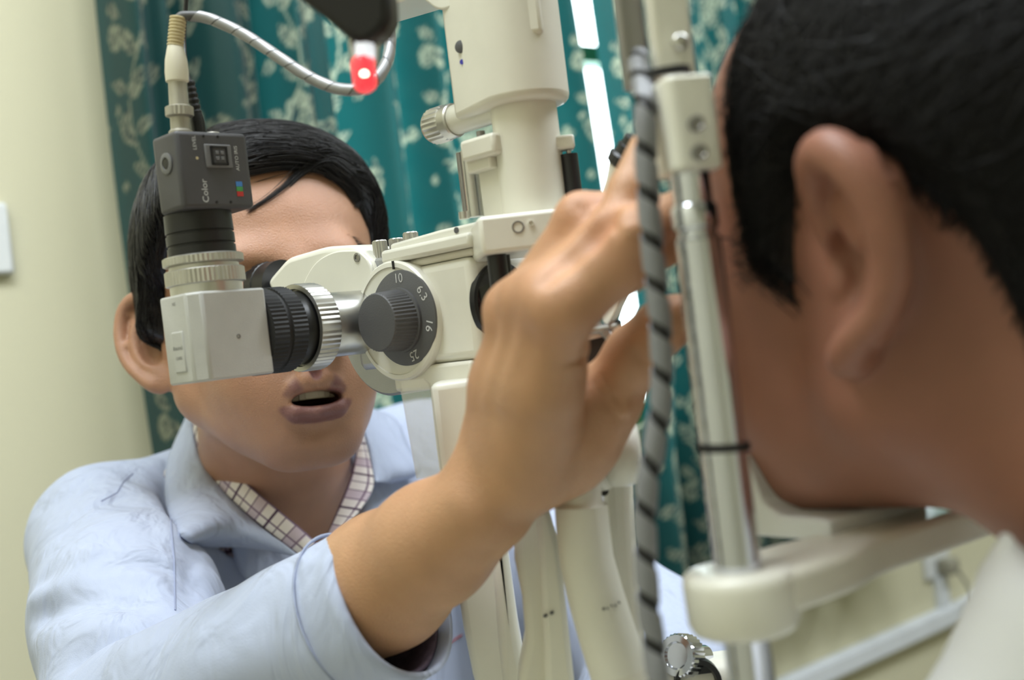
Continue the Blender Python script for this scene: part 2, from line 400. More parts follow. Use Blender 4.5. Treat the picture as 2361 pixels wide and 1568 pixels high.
# ------------------------------------------------------------------ instrument table
mat('table_laminate', (206, 204, 196), .45, var=.04, scale=12)
AM = nrm((-.72, .69, 0)); BM = np.array([AM[1], -AM[0], 0.0])          # microscope axis towards the doctor; across it, away from the lens
AX = (AM, BM, ZA); O = P(930, 725, .63)
def M3(a, b, z): return O + a * AM + b * BM + z * ZA
def mbox(a0, a1, b0, b1, z0, z1): return frame_box(O, AX, (a0, b0, z0), (a1, b1, z1))
def S2(px, py, b=0.0):
    r = ray(px, py); k = ((O + b * BM - C0) @ BM) / (r @ BM); q = C0 + k * r - O; return q @ AM, q[2]
def side_prism(pix, b0, b1, rad=0, n=5):
    """outline measured on the side of the instrument, with its true thickness across it"""
    p2 = [S2(x, y, b0) for x, y in pix]
    if rad: p2 = round_poly(p2, rad, n)
    return prism([M3(a, b0, z) for a, z in p2], BM * (b1 - b0))
ZT = .80
tbl = thing('instrument_table', 'pale laminate instrument table under the slit lamp', 'table', (O[0] + .05, O[1], 0))
TC = np.array([.03, .60, 0]); PD = nrm((-.64, .77, 0)); PR = np.array([PD[1], -PD[0], 0.0])
obj('table_top', frame_box(TC, (PD, PR, ZA), (-.28, -.30, ZT - .03), (.16, .36, ZT)), 'table_laminate', tbl, bev=.004)
obj('column', lathe(TC + np.array([0, 0, .04]), ZA, [(.04, 0), (.04, .73)], 24), 'grey_paint', tbl)
for sgn in (-1, 1): obj('foot', frame_box(TC + PD * .03, (PD, PR, ZA), (-.23, sgn * .2 - .03, 0), (.15, sgn * .2 + .03, .04)), 'grey_paint', tbl, bev=.008)
obj('foot_bar', frame_box(TC, (PD, PR, ZA), (-.03, -.18, .0), (.03, .18, .04)), 'grey_paint', tbl, bev=.006)

# ------------------------------------------------------------------ slit lamp
SL = thing('slit_lamp', 'cream slit lamp microscope between the doctor and the patient', 'slit lamp', M3(-.02, .05, 0) * np.array([1, 1, 0]) + ZA * ZT)
def part(name, vf, m, parent=None, bev=0, **k): return obj(name, vf, m, parent or SL, bev, **k)
# base carriage under the frame
part('base', frame_box(M3(-.03, .05, 0) * np.array([1, 1, 0]), (PD, PR, ZA), (-.09, -.08, ZT), (.10, .08, ZT + .05)), 'cream_paint', bev=.012)
part('base_column', lathe(M3(-.03, .05, 0) * np.array([1, 1, 0]) + ZA * (ZT + .05), ZA, [(.032, 0), (.032, .10), (.028, .11)], 32), 'cream_paint')
# microscope body
body = part('microscope_body', mbox(-.0535, .02, .002, .05, -.0285, .0245), 'cream_light', bev=.005, seg=3)
part('body_plate', mbox(-.0545, .006, .0035, .0475, .0245, .0285), 'cream_paint', bev=.0015)
part('top_cover', mbox(-.058, .012, -.001, .046, .0285, .036), 'cream_light', bev=.002)
# zoom drum
dr = part('zoom_drum', lathe(M3(.0045, 0, -.003), -BM, [(.0325, -.03), (.0325, .0015), (.0315, .0028), (.0292, .0031), (.0290, .0024), (.0, .0024)], 72, caps=False), 'cream_light', sharp=30)
dial = part('dial_plate', lathe(M3(-.003, 0, -.002), -BM, [(.0257, .002), (.0257, .0032), (.0252, .0036)], 64), 'dark_grey_plastic', dr)
kn = part('zoom_knob', lathe(M3(-.001, 0, -.003), -BM, [(.0175, .0036, .0), (.0175, .0052, .0), (.0166, .0056, .0005), (.0155, .0195, .0005), (.0148, .0202), (.0125, .0204)], 96), 'dark_grey_plastic', dr, sharp=25)
part('index_tick', mbox(-.0012, -.0004, -.0042, -.003, .0245, .029), 'black_plastic', dr)
for s_, th in (('10', 2), ('6.3', 58), ('16', 106), ('25', 164)):
    t = math.radians(th); rr = .0212
    out = np.array([0, 0, 1.0]) * math.cos(t) + (-AM) * math.sin(t); xd = (-AM) * math.cos(t) - ZA * math.sin(t)
    part('scale_number', text_vf(s_, .0072, M3(-.003, -.0036, -.002) + out * rr, xd, out, .0002), 'dial_print', dr, smooth=False)
# objective
ob = part('objective', lathe(M3(-.0535, .0215, -.001), -AM, [(.0215, -.002), (.0215, .0016), (.0208, .0020), (.0200, .0008), (.0, .0006)], 64, caps=False), 'black_plastic')
part('objective_lens', lathe(M3(-.0535, .0215, -.001), -AM, [(.0198, .0004), (.016, .0014), (.009, .0022), (.001, .0025)], 48), 'lens_glass', ob)
# beam splitter, silver drum behind the zoom drum
part('beam_splitter', lathe(M3(.024, .05, -.005), -BM, [(.036, 0), (.0385, .002), (.0385, .043), (.037, .0445)], 80), 'silver_paint')
part('beam_splitter_plate', mbox(.012, .05, .004, .05, -.03, .026), 'silver_paint', bev=.006)
part('lower_plate', mbox(-.046, .016, .001, .046, -.0415, -.0285), 'cream_paint', bev=.002)
# binocular head
bh = part('binocular_housing', side_prism([(612, 650), (660, 594), (745, 569), (806, 565), (832, 577), (858, 600), (868, 640), (845, 700), (705, 712), (640, 700)], .003, .031, .006), 'cream_light', bev=.004, seg=3)
part('housing_cover', side_prism([(695, 660), (724, 604), (770, 578), (826, 577), (850, 602), (858, 640), (845, 690), (705, 705)], .0012, .004, .010), 'cream_light', bh, bev=.0008)
a_, z_ = S2(823, 594, .001)
sc = part('screw', lathe(M3(a_, .0012, z_), -BM, [(.0026, -.001), (.0026, .0006), (.0016, .0007), (.0014, .0001)], 24), 'grey_metal', bh)
part('binocular_bridge', mbox(.03, .06, .02, .075, -.02, .034), 'cream_light', bev=.008)
part('binocular_housing', side_prism([(612, 650), (660, 594), (745, 569), (806, 565), (832, 577), (858, 600), (868, 640), (845, 700), (705, 712), (640, 700)], .003, .031, .006), 'cream_light', bev=.004, seg=3).location = tuple(BM * .062)
ae, ze = S2(625, 650, .016)
for db in (0, .062):
    e0 = M3(ae - .012, .017 + db, ze - .004)
    ep = part('eyepiece', lathe(e0, AM, [(.0165, 0), (.0165, .012), (.0172, .0125, .0004), (.0172, .019, .0004), (.0160, .0195), (.0160, .022)], 60), 'black_plastic')
    part('eyecup', lathe(e0, AM, [(.0155, .021), (.0165, .023), (.0185, .033), (.0180, .0345), (.0150, .033), (.012, .024)], 48), 'black_rubber', ep)
# three thumbscrews on the top
for (px, py, b) in ((877, 574, .012), (915, 569, .022), (948, 555, .018)):
    a1, z1 = S2(px, py, b); c = M3(a1, b, .034)
    h = z1 - .034
    ts_ = part('thumb_screw', lathe(c, ZA, [(.0022, -.004), (.0022, h - .006), (.0024, h - .0045)], 20), 'satin_metal')
    part('knurled_head', lathe(c, ZA, [(.0036, h - .0060), (.0043, h - .0055, .0004), (.0043, h + .0042, .0004), (.0037, h + .0048)], 32), 'knurled_metal', ts_, sharp=20)
# the two straight-through screws by the cover
for px, py in ((900, 591), (922, 588)):
    a1, z1 = S2(px, py, .01); part('screw', lathe(M3(a1, .01, .036), ZA, [(.0019, -.001), (.0019, .0015)], 16), 'grey_metal')

# camera adapter on the side of the beam splitter
A0, Z0 = .037, -.0005
def L3(l): return M3(A0, -l, Z0)
ad = part('adapter_tube', lathe(L3(0), -BM, [(.0178, -.012), (.0178, .0315), (.0172, .033)], 64), 'satin_metal')
part('adapter_ring', lathe(L3(0), -BM, [(.0205, .0305), (.0232, .0315), (.0236, .032, .0006), (.0236, .0432, .0006), (.0232, .0440), (.0208, .0440), (.0205, .041), (.0185, .0405)], 110), 'knurled_metal', ad, sharp=20)
part('lens_barrel', lathe(L3(0), -BM, [(.0185, .036), (.0196, .042), (.0205, .052), (.0205, .058)], 64), 'black_plastic', ad)
part('focus_ring', lathe(L3(0), -BM, [(.0215, .0515), (.0226, .052, .0005), (.0226, .0610, .0005), (.0215, .0615), (.0213, .0635), (.0226, .064, .0005), (.0226, .0730, .0005), (.021, .0735)], 120), 'black_rubber', ad, sharp=20)
BC = .095                                                                # prism box
def bxp(da, db, z): return M3(A0 + da, -BC + db, Z0 + z)
hx = .0185
plan = [(-hx, .0215), (-hx, -.0150), (-hx + .006, -.0205), (hx - .008, -.0205), (hx, -.0145), (hx, .0215)]
pb = part('prism_box', prism([bxp(da, db, -.0222) for da, db in plan], ZA * .0435), 'grey_paint', ad, bev=.0012)
n1 = -BM; c1 = bxp(-.002, -.0205, -.005)
tx = nrm(np.cross(ZA, n1)); 
part('rating_plate', frame_box(c1, (tx, ZA, n1), (-.0052, -.0115, -.0005), (.0052, .0085, .0007)), 'grey_paint', pb, bev=.0006)
part('plate_print', join(text_vf('Ihaumd', .0030, c1 + n1 * .0007 + ZA * .0005, tx, ZA, .0001), text_vf('12:005', .0022, c1 + n1 * .0007 - ZA * .0045, tx, ZA, .0001)), 'dark_print', pb, smooth=False)
part('plate_print', text_vf('NS', .0026, bxp(-.002, -.0205, .017), tx, ZA, .0001), 'dark_print', pb, smooth=False)
part('set_screw', lathe(bxp(-hx, .003, -.002), -AM, [(.0011, -.0005), (.0011, .0002), (.0007, .00025), (.0006, -.0004)], 16), 'dark_print', pb)
VC = bxp(0, 0, .0213)
part('relay_tube', lathe(VC, ZA, [(.0178, -.001), (.0178, .0045), (.0170, .005)], 64), 'satin_metal', ad)
part('relay_ring', lathe(VC, ZA, [(.0185, .0045), (.0197, .005, .0004), (.0197, .0118, .0004), (.0190, .0123), (.0172, .0125), (.0172, .0142), (.0190, .0145), (.0199, .015, .0004), (.0199, .0185, .0004), (.0190, .019), (.0165, .0195)], 110), 'knurled_metal', ad, sharp=20)
part('c_mount_barrel', lathe(VC, ZA, [(.0168, .019), (.0168, .0235), (.0160, .0238), (.0160, .0245), (.0168, .0248), (.0168, .0295), (.0160, .0298), (.0160, .0305), (.0168, .0308), (.0166, .040)], 64), 'black_plastic', ad)

# ------------------------------------------------------------------ illumination tower
TO = M3(-.088, .018, 0)
def ztow(py, d=None):
    d = TO[1] if d is None else d
    return P(1225, py, d)[2] - O[2]
def tw(a, b, z): return TO + a * AM + b * BM + z * ZA
zt0, zt1 = ztow(497), ztow(255)
part('tower_tube', lathe(tw(0, 0, 0), ZA, [(.0165, zt0 - .002), (.0165, zt1 + .01)], 56), 'cream_paint')
def dplan(r, ln, w, n=20):
    pts = []
    for k in range(n + 1):
        t = -math.pi / 2 + math.pi * k / n; pts.append((-r * math.cos(t), r * math.sin(t)))
    return pts + [(ln, w), (ln, -w)]
zh0 = zt1 + .002; zh1 = zh0 + .16
hou = part('lamp_housing', prism([tw(a, b, zh0) for a, b in dplan(.0235, .037, .013)], ZA * (zh1 - zh0)), 'cream_paint', bev=.004, seg=3)
part('lamp_shoulder', prism([tw(a, -.016, z) for a, z in round_poly([(.012, zh0 + .055), (.035, zh0 + .056), (.048, zh0 + .068), (.12, zh0 + .074), (.12, zh1), (.02, zh1)], [.002, .006, .02, .004, .004, .004])], BM * .032), 'cream_light', hou, bev=.006, seg=3)
part('lamp_cap', lathe(tw(.07, 0, zh0 + .098), AM, [(.022, 0), (.027, .004), (.027, .05), (.022, .056)], 48), 'cream_light', hou)
q = P(1222, 20, TO[1] - .0235); fr_n = nrm(C0 - q); fr_n[2] = 0; fr_n = nrm(fr_n); fr_x = nrm(np.cross(ZA, fr_n)); fr_x = fr_x if fr_x[0] > 0 else -fr_x
def on_h(px, py): return P(px, py, TO[1] - .0212)
part('cover_flap', frame_box(on_h(1226, 20), (fr_x, ZA, fr_n), (-.0045, -.0125, -.006), (.0045, .02, .0012)), 'cream_paint', hou, bev=.0025, seg=3)
part('wire_clip', tube(catmull([on_h(1225, 52) , on_h(1219, 64), on_h(1220, 78), on_h(1228, 82), on_h(1231, 72), on_h(1227, 60), on_h(1225, 52)], 6), .0005, 8), 'cream_paint', hou)
def hs(px, py):
    """point of the housing's side face in a line of sight"""
    best = min((abs(proj(tw(a, -.0235 + .0105 * a / .037, 0) * np.array([1, 1, 0]) + ZA * P(px, py, .6)[2])[0] - px), a) for a in np.linspace(0, .037, 120))[1]
    q = tw(best, -.0235 + .0105 * best / .037, 0); return np.array([q[0], q[1], P(px, py, proj(q)[2])[2]])
hx0 = hs(1060, 108)
part('fixing_hole', lathe(hx0, nrm((-.5, -.85, 0)), [(.0032, -.006), (.0032, .0005), (.0018, .001)], 20), 'dark_grey_plastic', hou)
part('ink_dot', lathe(hs(1064, 143), nrm((-.5, -.85, 0)), [(.0013, -.002), (.0013, .0004)], 16), 'ink_blue', hou)
k0 = P(1090, 264, TO[1] + .018); 
ks = part('slit_knob_shaft', lathe(k0, AM, [(.0078, -.03), (.0078, .012), (.0072, .013)], 40), 'cream_paint', hou)
part('slit_knob', lathe(k0, AM, [(.0085, .0125), (.0090, .0135), (.0090, .0185), (.0096, .0195, .0006), (.0096, .0290, .0006), (.0084, .0310)], 48), 'knurled_metal', ks, sharp=20)
# rods and clamps beside the tube
def vrod(name, px, py0, py1, d, r, m, seg=20, parent=None):
    p0 = P(px, py0, d); p1 = P(px, py1, d); z0, z1 = min(p0[2], p1[2]), max(p0[2], p1[2])
    c = np.array([p1[0], p1[1], z0]) if p1[2] < p0[2] else np.array([p0[0], p0[1], z0])
    return part(name, lathe(c, ZA, [(r, 0), (r, z1 - z0)], seg), m, parent)
vrod('guide_rod', 1098, 500, 345, .60, .0042, 'satin_metal'); vrod('guide_rod', 1132, 500, 300, .592, .0022, 'grey_metal')
vrod('guide_rod', 1077, 500, 350, .605, .0018, 'grey_metal'); vrod('guide_pin', 1071, 505, 488, .585, .0026, 'satin_metal')
cl = P(1125, 340, .583)
part('clamp', frame_box(cl, AX, (-.012, -.008, -.0055), (.012, .006, .0052)), 'cream_paint', bev=.002)
part('clamp_foot', frame_box(P(1122, 372, .587), AX, (-.008, -.006, -.005), (.009, .006, .006)), 'cream_paint', bev=.001)
part('side_tab', frame_box(P(1298, 331, .578), (np.array([1, 0, 0.]), FW, ZA), (-.012, -.005, -.0035), (.0055, .005, .0035)), 'cream_paint', bev=.0012)
vrod('pin', 1312, 356, 342, .578, .0012, 'satin_metal'); vrod('tension_rod', 1328, 500, 354, .578, .0046, 'black_plastic')
part('tower_rib', frame_box(P(1160, 440, .585), AX, (-.004, -.004, -.025), (.012, .004, .012)), 'cream_paint', bev=.001)
# platform carrying the tower
pf = P(1205, 530, .555); XA = nrm((1, .12, 0)); YA = np.array([-XA[1], XA[0], 0])
plt_ = part('tower_platform', frame_box(pf, (XA, YA, ZA), (-.0205, 0, -.0095), (.035, .055, .0085)), 'cream_light', bev=.002)
for px, py, r in ((1194, 524, .0030), (1224, 515, .0014)):
    part('bolt_hole', lathe(P(px, py, .5552), -YA, [(r, -.004), (r, .0008), (r * .75, .0008), (r * .6, -.003)], 24), 'cream_paint' if r < .002 else 'grey_metal', plt_)
part('platform_arm', side_prism([(898, 563), (1010, 531), (1110, 508), (1110, 560), (1010, 574), (960, 584), (900, 597)], .004, .042), 'cream_light', bev=.0015)
part('screw', lathe(P(1053, 531, proj(M3(*[S2(1053, 531, .004)[0], .004, S2(1053, 531, .004)[1]]))[2]), -BM, [(.0016, -.001), (.0016, .0005), (.0009, .0006)], 16), 'dark_grey_plastic')
vrod('prism_rod', 1158, 700, 560, .566, .0048, 'black_plastic', 28)
vrod('prism_rod', 1176, 700, 565, .574, .0028, 'black_plastic', 20)
# mirror blade and holder in front of the patient's eye
mb = part('mirror_blade', prism([P(1390, 745, .53), P(1386, 690, .53), P(1424, 646, .525), P(1443, 664, .523), P(1440, 676, .523), P(1402, 752, .527)], np.array([.004, .012, 0])), 'cream_light', bev=.0008)
part('mirror_bracket', frame_box(P(1385, 790, .535), (nrm((1, -.1, .16)), nrm((.1, 1, 0)), ZA), (-.010, 0, -.009), (.010, .02, .008)), 'black_plastic', bev=.001)
part('mirror_rail', tube([P(1362, 735, .53), P(1410, 782, .525)], .0022, 12), 'grey_metal')
part('mirror_rail', tube([P(1350, 765, .53), P(1424, 752, .522)], .0016, 12), 'grey_metal')
part('mirror_glass', prism([P(1350, 742, .534), P(1392, 776, .532), P(1350, 786, .534)], np.array([.001, .003, 0])), 'satin_metal')
for px, py in ((1410, 748), (1398, 768)): part('screw', lathe(P(px, py, .523), -FW, [(.0016, -.002), (.0016, .001)], 14), 'grey_metal')
# black knurled lens knob on a white tapering stem, above the hand
ksd = nrm(P(1452, 362, .52) - P(1400, 470, .53))
kk = part('lens_stem', tube([P(1392, 486, .532), P(1420, 425, .527), P(1441, 382, .522)], [.0035, .005, .0075], 24), 'cream_light')
part('lens_knob', lathe(P(1441, 382, .522), ksd, [(.0075, -.001), (.0088, .000, .0003), (.0088, .004, .0003), (.0072, .005), (.0072, .009), (.006, .0095), (.006, .013)], 48), 'black_plastic', kk, sharp=25)

# ------------------------------------------------------------------ lower arms
def slab(pix, d, th, rad=None, vec=None):
    """an arm whose outline faces the room, with its own depth"""
    pts = [P(x, y, d) for x, y in pix]
    return prism(pts, (vec if vec is not None else FW) * th)
part('microscope_arm', slab([(990, 884), (1092, 872), (1100, 960), (1125, 1100), (1165, 1260), (1190, 1440), (1208, 1560), (1222, 1660), (1120, 1660), (1090, 1560), (1068, 1450), (1050, 1330), (1025, 1180), (1005, 1030)], .585, .03), 'cream_light', bev=.004, seg=3)
part('arm_web', slab([(1120, 1100), (1160, 1100), (1168, 1262), (1194, 1450), (1215, 1568), (1222, 1660), (1170, 1660), (1150, 1500)], .575, .03), 'cream_paint', bev=.005, seg=3)
part('centre_column', slab([(1190, 1180), (1262, 1170), (1288, 1260), (1305, 1400), (1322, 1568), (1330, 1680), (1188, 1680), (1196, 1568), (1212, 1480), (1204, 1380), (1186, 1290)], .535, .03), 'cream_paint', bev=.004, seg=3)
part('column_rib', slab([(1236, 1180), (1264, 1170), (1290, 1260), (1306, 1400), (1324, 1568), (1332, 1680), (1262, 1680), (1255, 1500), (1244, 1300)], .528, .02), 'cream_light', bev=.003)
hub = part('tilt_hub', tube([P(1200, 1062, .54), P(1330, 1052, .535), P(1400, 1040, .53)], [.0175, .0175, .0175], 32), 'cream_paint', bev=.003)
part('hub_cap', tube([P(1388, 1040, .53), P(1405, 1038, .53), P(1445, 1034, .53), P(1462, 1032, .53), P(1472, 1031, .53)], [.0145, .0168, .0170, .0155, .011], 40), 'cream_light', sharp=60)
part('lamp_arm', slab([(1388, 1080), (1458, 1060), (1462, 1130), (1464, 1210), (1474, 1330), (1484, 1450), (1496, 1568), (1504, 1680), (1400, 1680), (1408, 1450), (1402, 1250)], .545, .028), 'cream_paint', bev=.005, seg=3)
lt = part('lower_tube', tube([P(1340, 1165, .515), P(1345, 1230, .515), P(1352, 1290, .515), P(1372, 1370, .515), P(1402, 1470, .515), P(1428, 1545, .515)], [.0118, .0119, .0120, .0124, .0128, .0132], 48), 'cream_light', sharp=60)
part('tube_neck', tube([P(1337, 1100, .515), P(1339, 1140, .515), P(1340, 1156, .515), P(1340, 1168, .515)], [.0092, .0092, .0094, .0117], 40), 'cream_light', lt)
part('tube_foot', tube([P(1428, 1545, .515), P(1433, 1560, .515), P(1470, 1680, .515)], [.0134, .0142, .0145], 48), 'cream_paint', lt)
part('lock_screw', lathe(P(1392, 1132, .53), -FW, [(.0022, -.002), (.0022, .001)], 16), 'black_plastic')
for k_ in range(7): part('scuff_mark', lathe(P(1374 + k_ * 9, 1410 - k_ * 3.4 + (k_ % 2) * 3, .5024 + .0006 * abs(k_ - 3)), -FW, [(.0004 + .0003 * (k_ < 3), -.002), (.0004 + .0003 * (k_ < 3), .0006)], 8), 'dark_print')
for px, py in ((1257, 1420), (1272, 1413)): part('ink_mark', lathe(P(px, py, .5272), nrm((-.4, -.9, 0)), [(.0008, -.001), (.0008, .0006)], 10), 'dark_grey_plastic')
kz = P(1572, 1512, .60)
kb = part('height_knob', lathe(kz, nrm((-.55, -.6, .25)), [(.006, -.02), (.006, -.006), (.0112, -.005, .0008), (.0112, .004, .0008), (.0102, .005), (.007, .0053), (.0062, .004), (.003, .004)], 56), 'chrome', sharp=20)
part('knob_boss', frame_box(P(1625, 1640, .60), (np.array([1, 0, 0.]), FW, ZA), (-.028, -.004, -.06), (.03, .03, .024)), 'cream_paint', bev=.01, seg=3)
part('boss_hole', lathe(P(1610, 1575, .594), -FW, [(.012, -.006), (.012, .001), (.0095, .0012), (.0085, -.004)], 32), 'black_plastic')
# breath shield: clear plate below the microscope
sh = MATS['clear_acrylic'] = bpy.data.materials.new('clear_acrylic'); sh.use_nodes = True
nt = sh.node_tree; nt.nodes.clear(); mo = nt.nodes.new('ShaderNodeOutputMaterial'); tb_ = nt.nodes.new('ShaderNodeBsdfTransparent'); gb_ = nt.nodes.new('ShaderNodeBsdfGlossy'); ms_ = nt.nodes.new('ShaderNodeMixShader')
ms_.inputs[0].default_value = .34; tb_.inputs[0].default_value = (.93, .92, .92, 1); gb_.inputs['Roughness'].default_value = .04; gb_.inputs[0].default_value = (.8, .78, .78, 1)
nt.links.new(tb_.outputs[0], ms_.inputs[1]); nt.links.new(gb_.outputs[0], ms_.inputs[2]); nt.links.new(ms_.outputs[0], mo.inputs[0])
shd = [P(920, 878, .58), P(975, 874, .576), P(988, 884, .575), P(992, 900, .575), P(1016, 1085, .572), P(1000, 1100, .573), P(960, 1104, .576)]
sp = part('breath_shield', prism(shd, np.array([.0008, .0012, 0])), 'clear_acrylic', smooth=False)

# ------------------------------------------------------------------ video camera on the adapter
CV = VC + ZA * .0402
vcam = thing('video_camera', 'small dark grey video camera standing on the silver adapter', 'camera', CV)
hw = .0185
cplan = [(-hw, .022), (-hw, -.0185), (.003, -.0185), (.021, -.004), (.021, .022)]
cb = obj('camera_body', prism([CV + AM * a + BM * b for a, b in cplan], ZA * .038), 'camera_grey', vcam, bev=.0022, seg=3)
def cf(x, z): return CV + AM * (-hw) + BM * x + ZA * z            # on the face towards the patient
CX = (BM, ZA, -AM)
obj('button_bezel', frame_box(cf(.004, .0258), CX, (-.0075, -.0058, -.0005), (.0075, .0058, .0008)), 'camera_light_grey', vcam, bev=.0012, seg=3)
bt = obj('button', frame_box(cf(.004, .0258), CX, (-.0042, -.0042, .0002), (.0042, .0042, .0014)), 'camera_grey', vcam, bev=.0006)
obj('button_frame', join(*[frame_box(cf(.004, .0258), CX, q0, q1) for q0, q1 in (((-.0046, .0036, .0008), (.0046, .0046, .0017)), ((-.0046, -.0046, .0008), (.0046, -.0036, .0017)), ((-.0046, -.0046, .0008), (-.0036, .0046, .0017)), ((.0036, -.0046, .0008), (.0046, .0046, .0017)))]), 'black_plastic', bt)
for dx in (-.0014, .0014):
    for dz in (-.0014, .0014): obj('button_key', frame_box(cf(.004 + dx, .0258 + dz), CX, (-.0009, -.0009, .0014), (.0009, .0009, .0019)), 'camera_light_grey', bt, bev=.0002)
for i, mname in enumerate(('mark_red', 'mark_green', 'mark_blue')):
    obj('colour_mark', frame_box(cf(.0140, .0072 + i * .0024), CX, (-.0018, -.0013, -.0002), (.0018, .0013, .0002)), mname, vcam)
obj('lettering', text_vf('Color', .0048, cf(-.0058, .0085), ZA, -BM, .0001), 'dial_print', vcam, smooth=False)
obj('lettering', text_vf('AUTO IRIS', .0027, cf(.0145, .0250), ZA, -BM, .0001), 'dial_print', vcam, smooth=False)
obj('lettering', text_vf('LEVEL', .0027, cf(-.0085, .0320), ZA, -BM, .0001), 'dial_print', vcam, smooth=False)
for x, z in ((-.003, .0355), (.005, .0355), (.000, .003), (.008, .003)): obj('screw_hole', lathe(cf(x, z), -AM, [(.0007, -.0005), (.0007, .0002)], 10), 'black_plastic', vcam)
obj('level_trimmer', lathe(cf(-.0080, .0245), -AM, [(.0007, -.0005), (.0007, .0002)], 12), 'boot_yellow', vcam)
cn = -BM; cc = CV + AM * (-.008) + BM * (-.0185) + ZA * .0235
ld = obj('tripod_boss', lathe(cc, cn, [(.0052, -.001), (.0052, .0006), (.0045, .0009), (.0030, .0009), (.0026, -.0006)], 32), 'camera_light_grey', vcam)
obj('boss_thread', lathe(cc, cn, [(.0024, -.001), (.0024, .0007)], 20), 'black_plastic', ld)
ct = CV + ZA * .038
obj('top_knob', lathe(ct + BM * .011 - AM * .004, ZA, [(.0046, -.001), (.0046, .002), (.0040, .0026)], 24), 'bnc_metal', vcam)

# ------------------------------------------------------------------ video cable with its connector, wound in silver spiral wrap
dcab = proj(ct - BM * .008 - AM * .006)[2]
base = P(417, 324, dcab)
vc = thing('video_cable', 'silver wrapped video cable looping from the top of the camera', 'cable', base)
def stack(name, px0, py0, px1, py1, prof, m, parent, seg=32, sharp=30):
    """turned piece between two points of the connector; prof: (radius px, position 0..1[, knurl px])"""
    a = P(px0, py0, dcab); b = P(px1, py1, dcab); ln = np.linalg.norm(b - a); k = dcab / F
    return obj(name, lathe(a, b - a, [(p[0] * k, p[1] * ln, *( [p[2] * k] if len(p) > 2 else [])) for p in prof], seg), m, parent, sharp=sharp)
stack('connector_base', 418, 326, 417, 300, [(30, 0), (30, .35), (22, .4), (22, 1)], 'bnc_metal', vc)
cr = stack('bayonet_ring', 417, 312, 413, 245, [(27, 0), (27, .12), (22, .2), (22, .6), (32, .66, 2), (32, .96, 2), (26, 1)], 'bnc_metal', vc, 40)
stack('crimp_sleeve', 413, 247, 409, 185, [(23, 0), (22, .1), (21, 1)], 'bnc_metal', vc)
stack('boot', 409, 192, 404, 105, [(20, 0), (26, .05), (27, .3), (25, .6), (18, .98), (17, 1)], 'boot_cream', vc)
rl = []
for k in range(9): rl += [(16, k / 9 + .01), (19, k / 9 + .03), (19, k / 9 + .075), (16, k / 9 + .095)]
stack('strain_relief', 404, 108, 411, 38, rl, 'boot_yellow', vc, sharp=60)
vpath = catmull([P(408, 70, dcab), P(413, 42, dcab), P(432, 36, dcab), P(480, 42, dcab), P(560, 78, dcab - .005), P(640, 130, dcab - .015), P(700, 170, dcab - .02), P(760, 199, dcab - .025), P(815, 208, dcab - .03), P(862, 190, dcab - .03), P(893, 140, dcab - .02), P(900, 80, dcab - .01), P(890, 20, dcab), P(860, -60, dcab + .01), P(840, -140, dcab + .02)], 10)
obj('cable_core', tube(vpath, .0023, 12), 'dark_grey_plastic', vc)
obj('spiral_wrap', spiral(vpath[16:], .0024, .0125, .95, .0004), 'wrap_silver', vc)
pc = thing('power_cable', 'black plug and ribbed strain relief behind the video connector', 'cable', P(458, 322, dcab + .012))
dcab_o = dcab; dcab = dcab + .012
stack('plug', 462, 324, 452, 262, [(17, 0), (17, .7), (14, 1)], 'black_plastic', pc)
rl = []
for k in range(6): rl += [(10, k / 6 + .01), (13.5 - k * .4, k / 6 + .04), (13.5 - k * .4, k / 6 + .11), (10, k / 6 + .15)]
stack('strain_relief', 453, 266, 437, 186, rl, 'black_rubber', pc, sharp=60)
obj('flex', tube(catmull([P(437, 190, dcab), P(428, 150, dcab + .004), P(424, 90, dcab + .012), P(428, 20, dcab + .015), P(436, -80, dcab + .015)], 8), .0012, 8), 'black_plastic', pc)
dcab = dcab_o

# ------------------------------------------------------------------ chin rest on its chrome post
PO = P(1645, 850, .40)                                              # axis of the near post
def post(z): return np.array([PO[0], PO[1], z])
def zpost(py): return P(1645 + (py - 850) * .1228, py, .40)[2]
CRS = thing('chin_rest', 'cream chin rest on a chrome post, under the patient\'s chin', 'chin rest', post(ZT))
def cp(name, vf, m, parent=None, bev=0, **k): return obj(name, vf, m, parent or CRS, bev, **k)
zc0, zc1 = zpost(1455), zpost(1312); zr = zpost(512); zb0 = zpost(398)
cp('post', lathe(post(0), ZA, [(.0080, ZT), (.0080, zr - .006)], 40), 'chrome')
cp('post_ring', lathe(post(0), ZA, [(.0080, zr - .0065), (.0080, zr - .0055), (.0070, zr - .005), (.0070, zr - .003), (.0080, zr - .002), (.0080, zr + .005), (.0072, zr + .006)], 40), 'chrome')
cp('upper_post', lathe(post(0), ZA, [(.0068, zr + .004), (.0068, zb0 + .004)], 40), 'chrome')
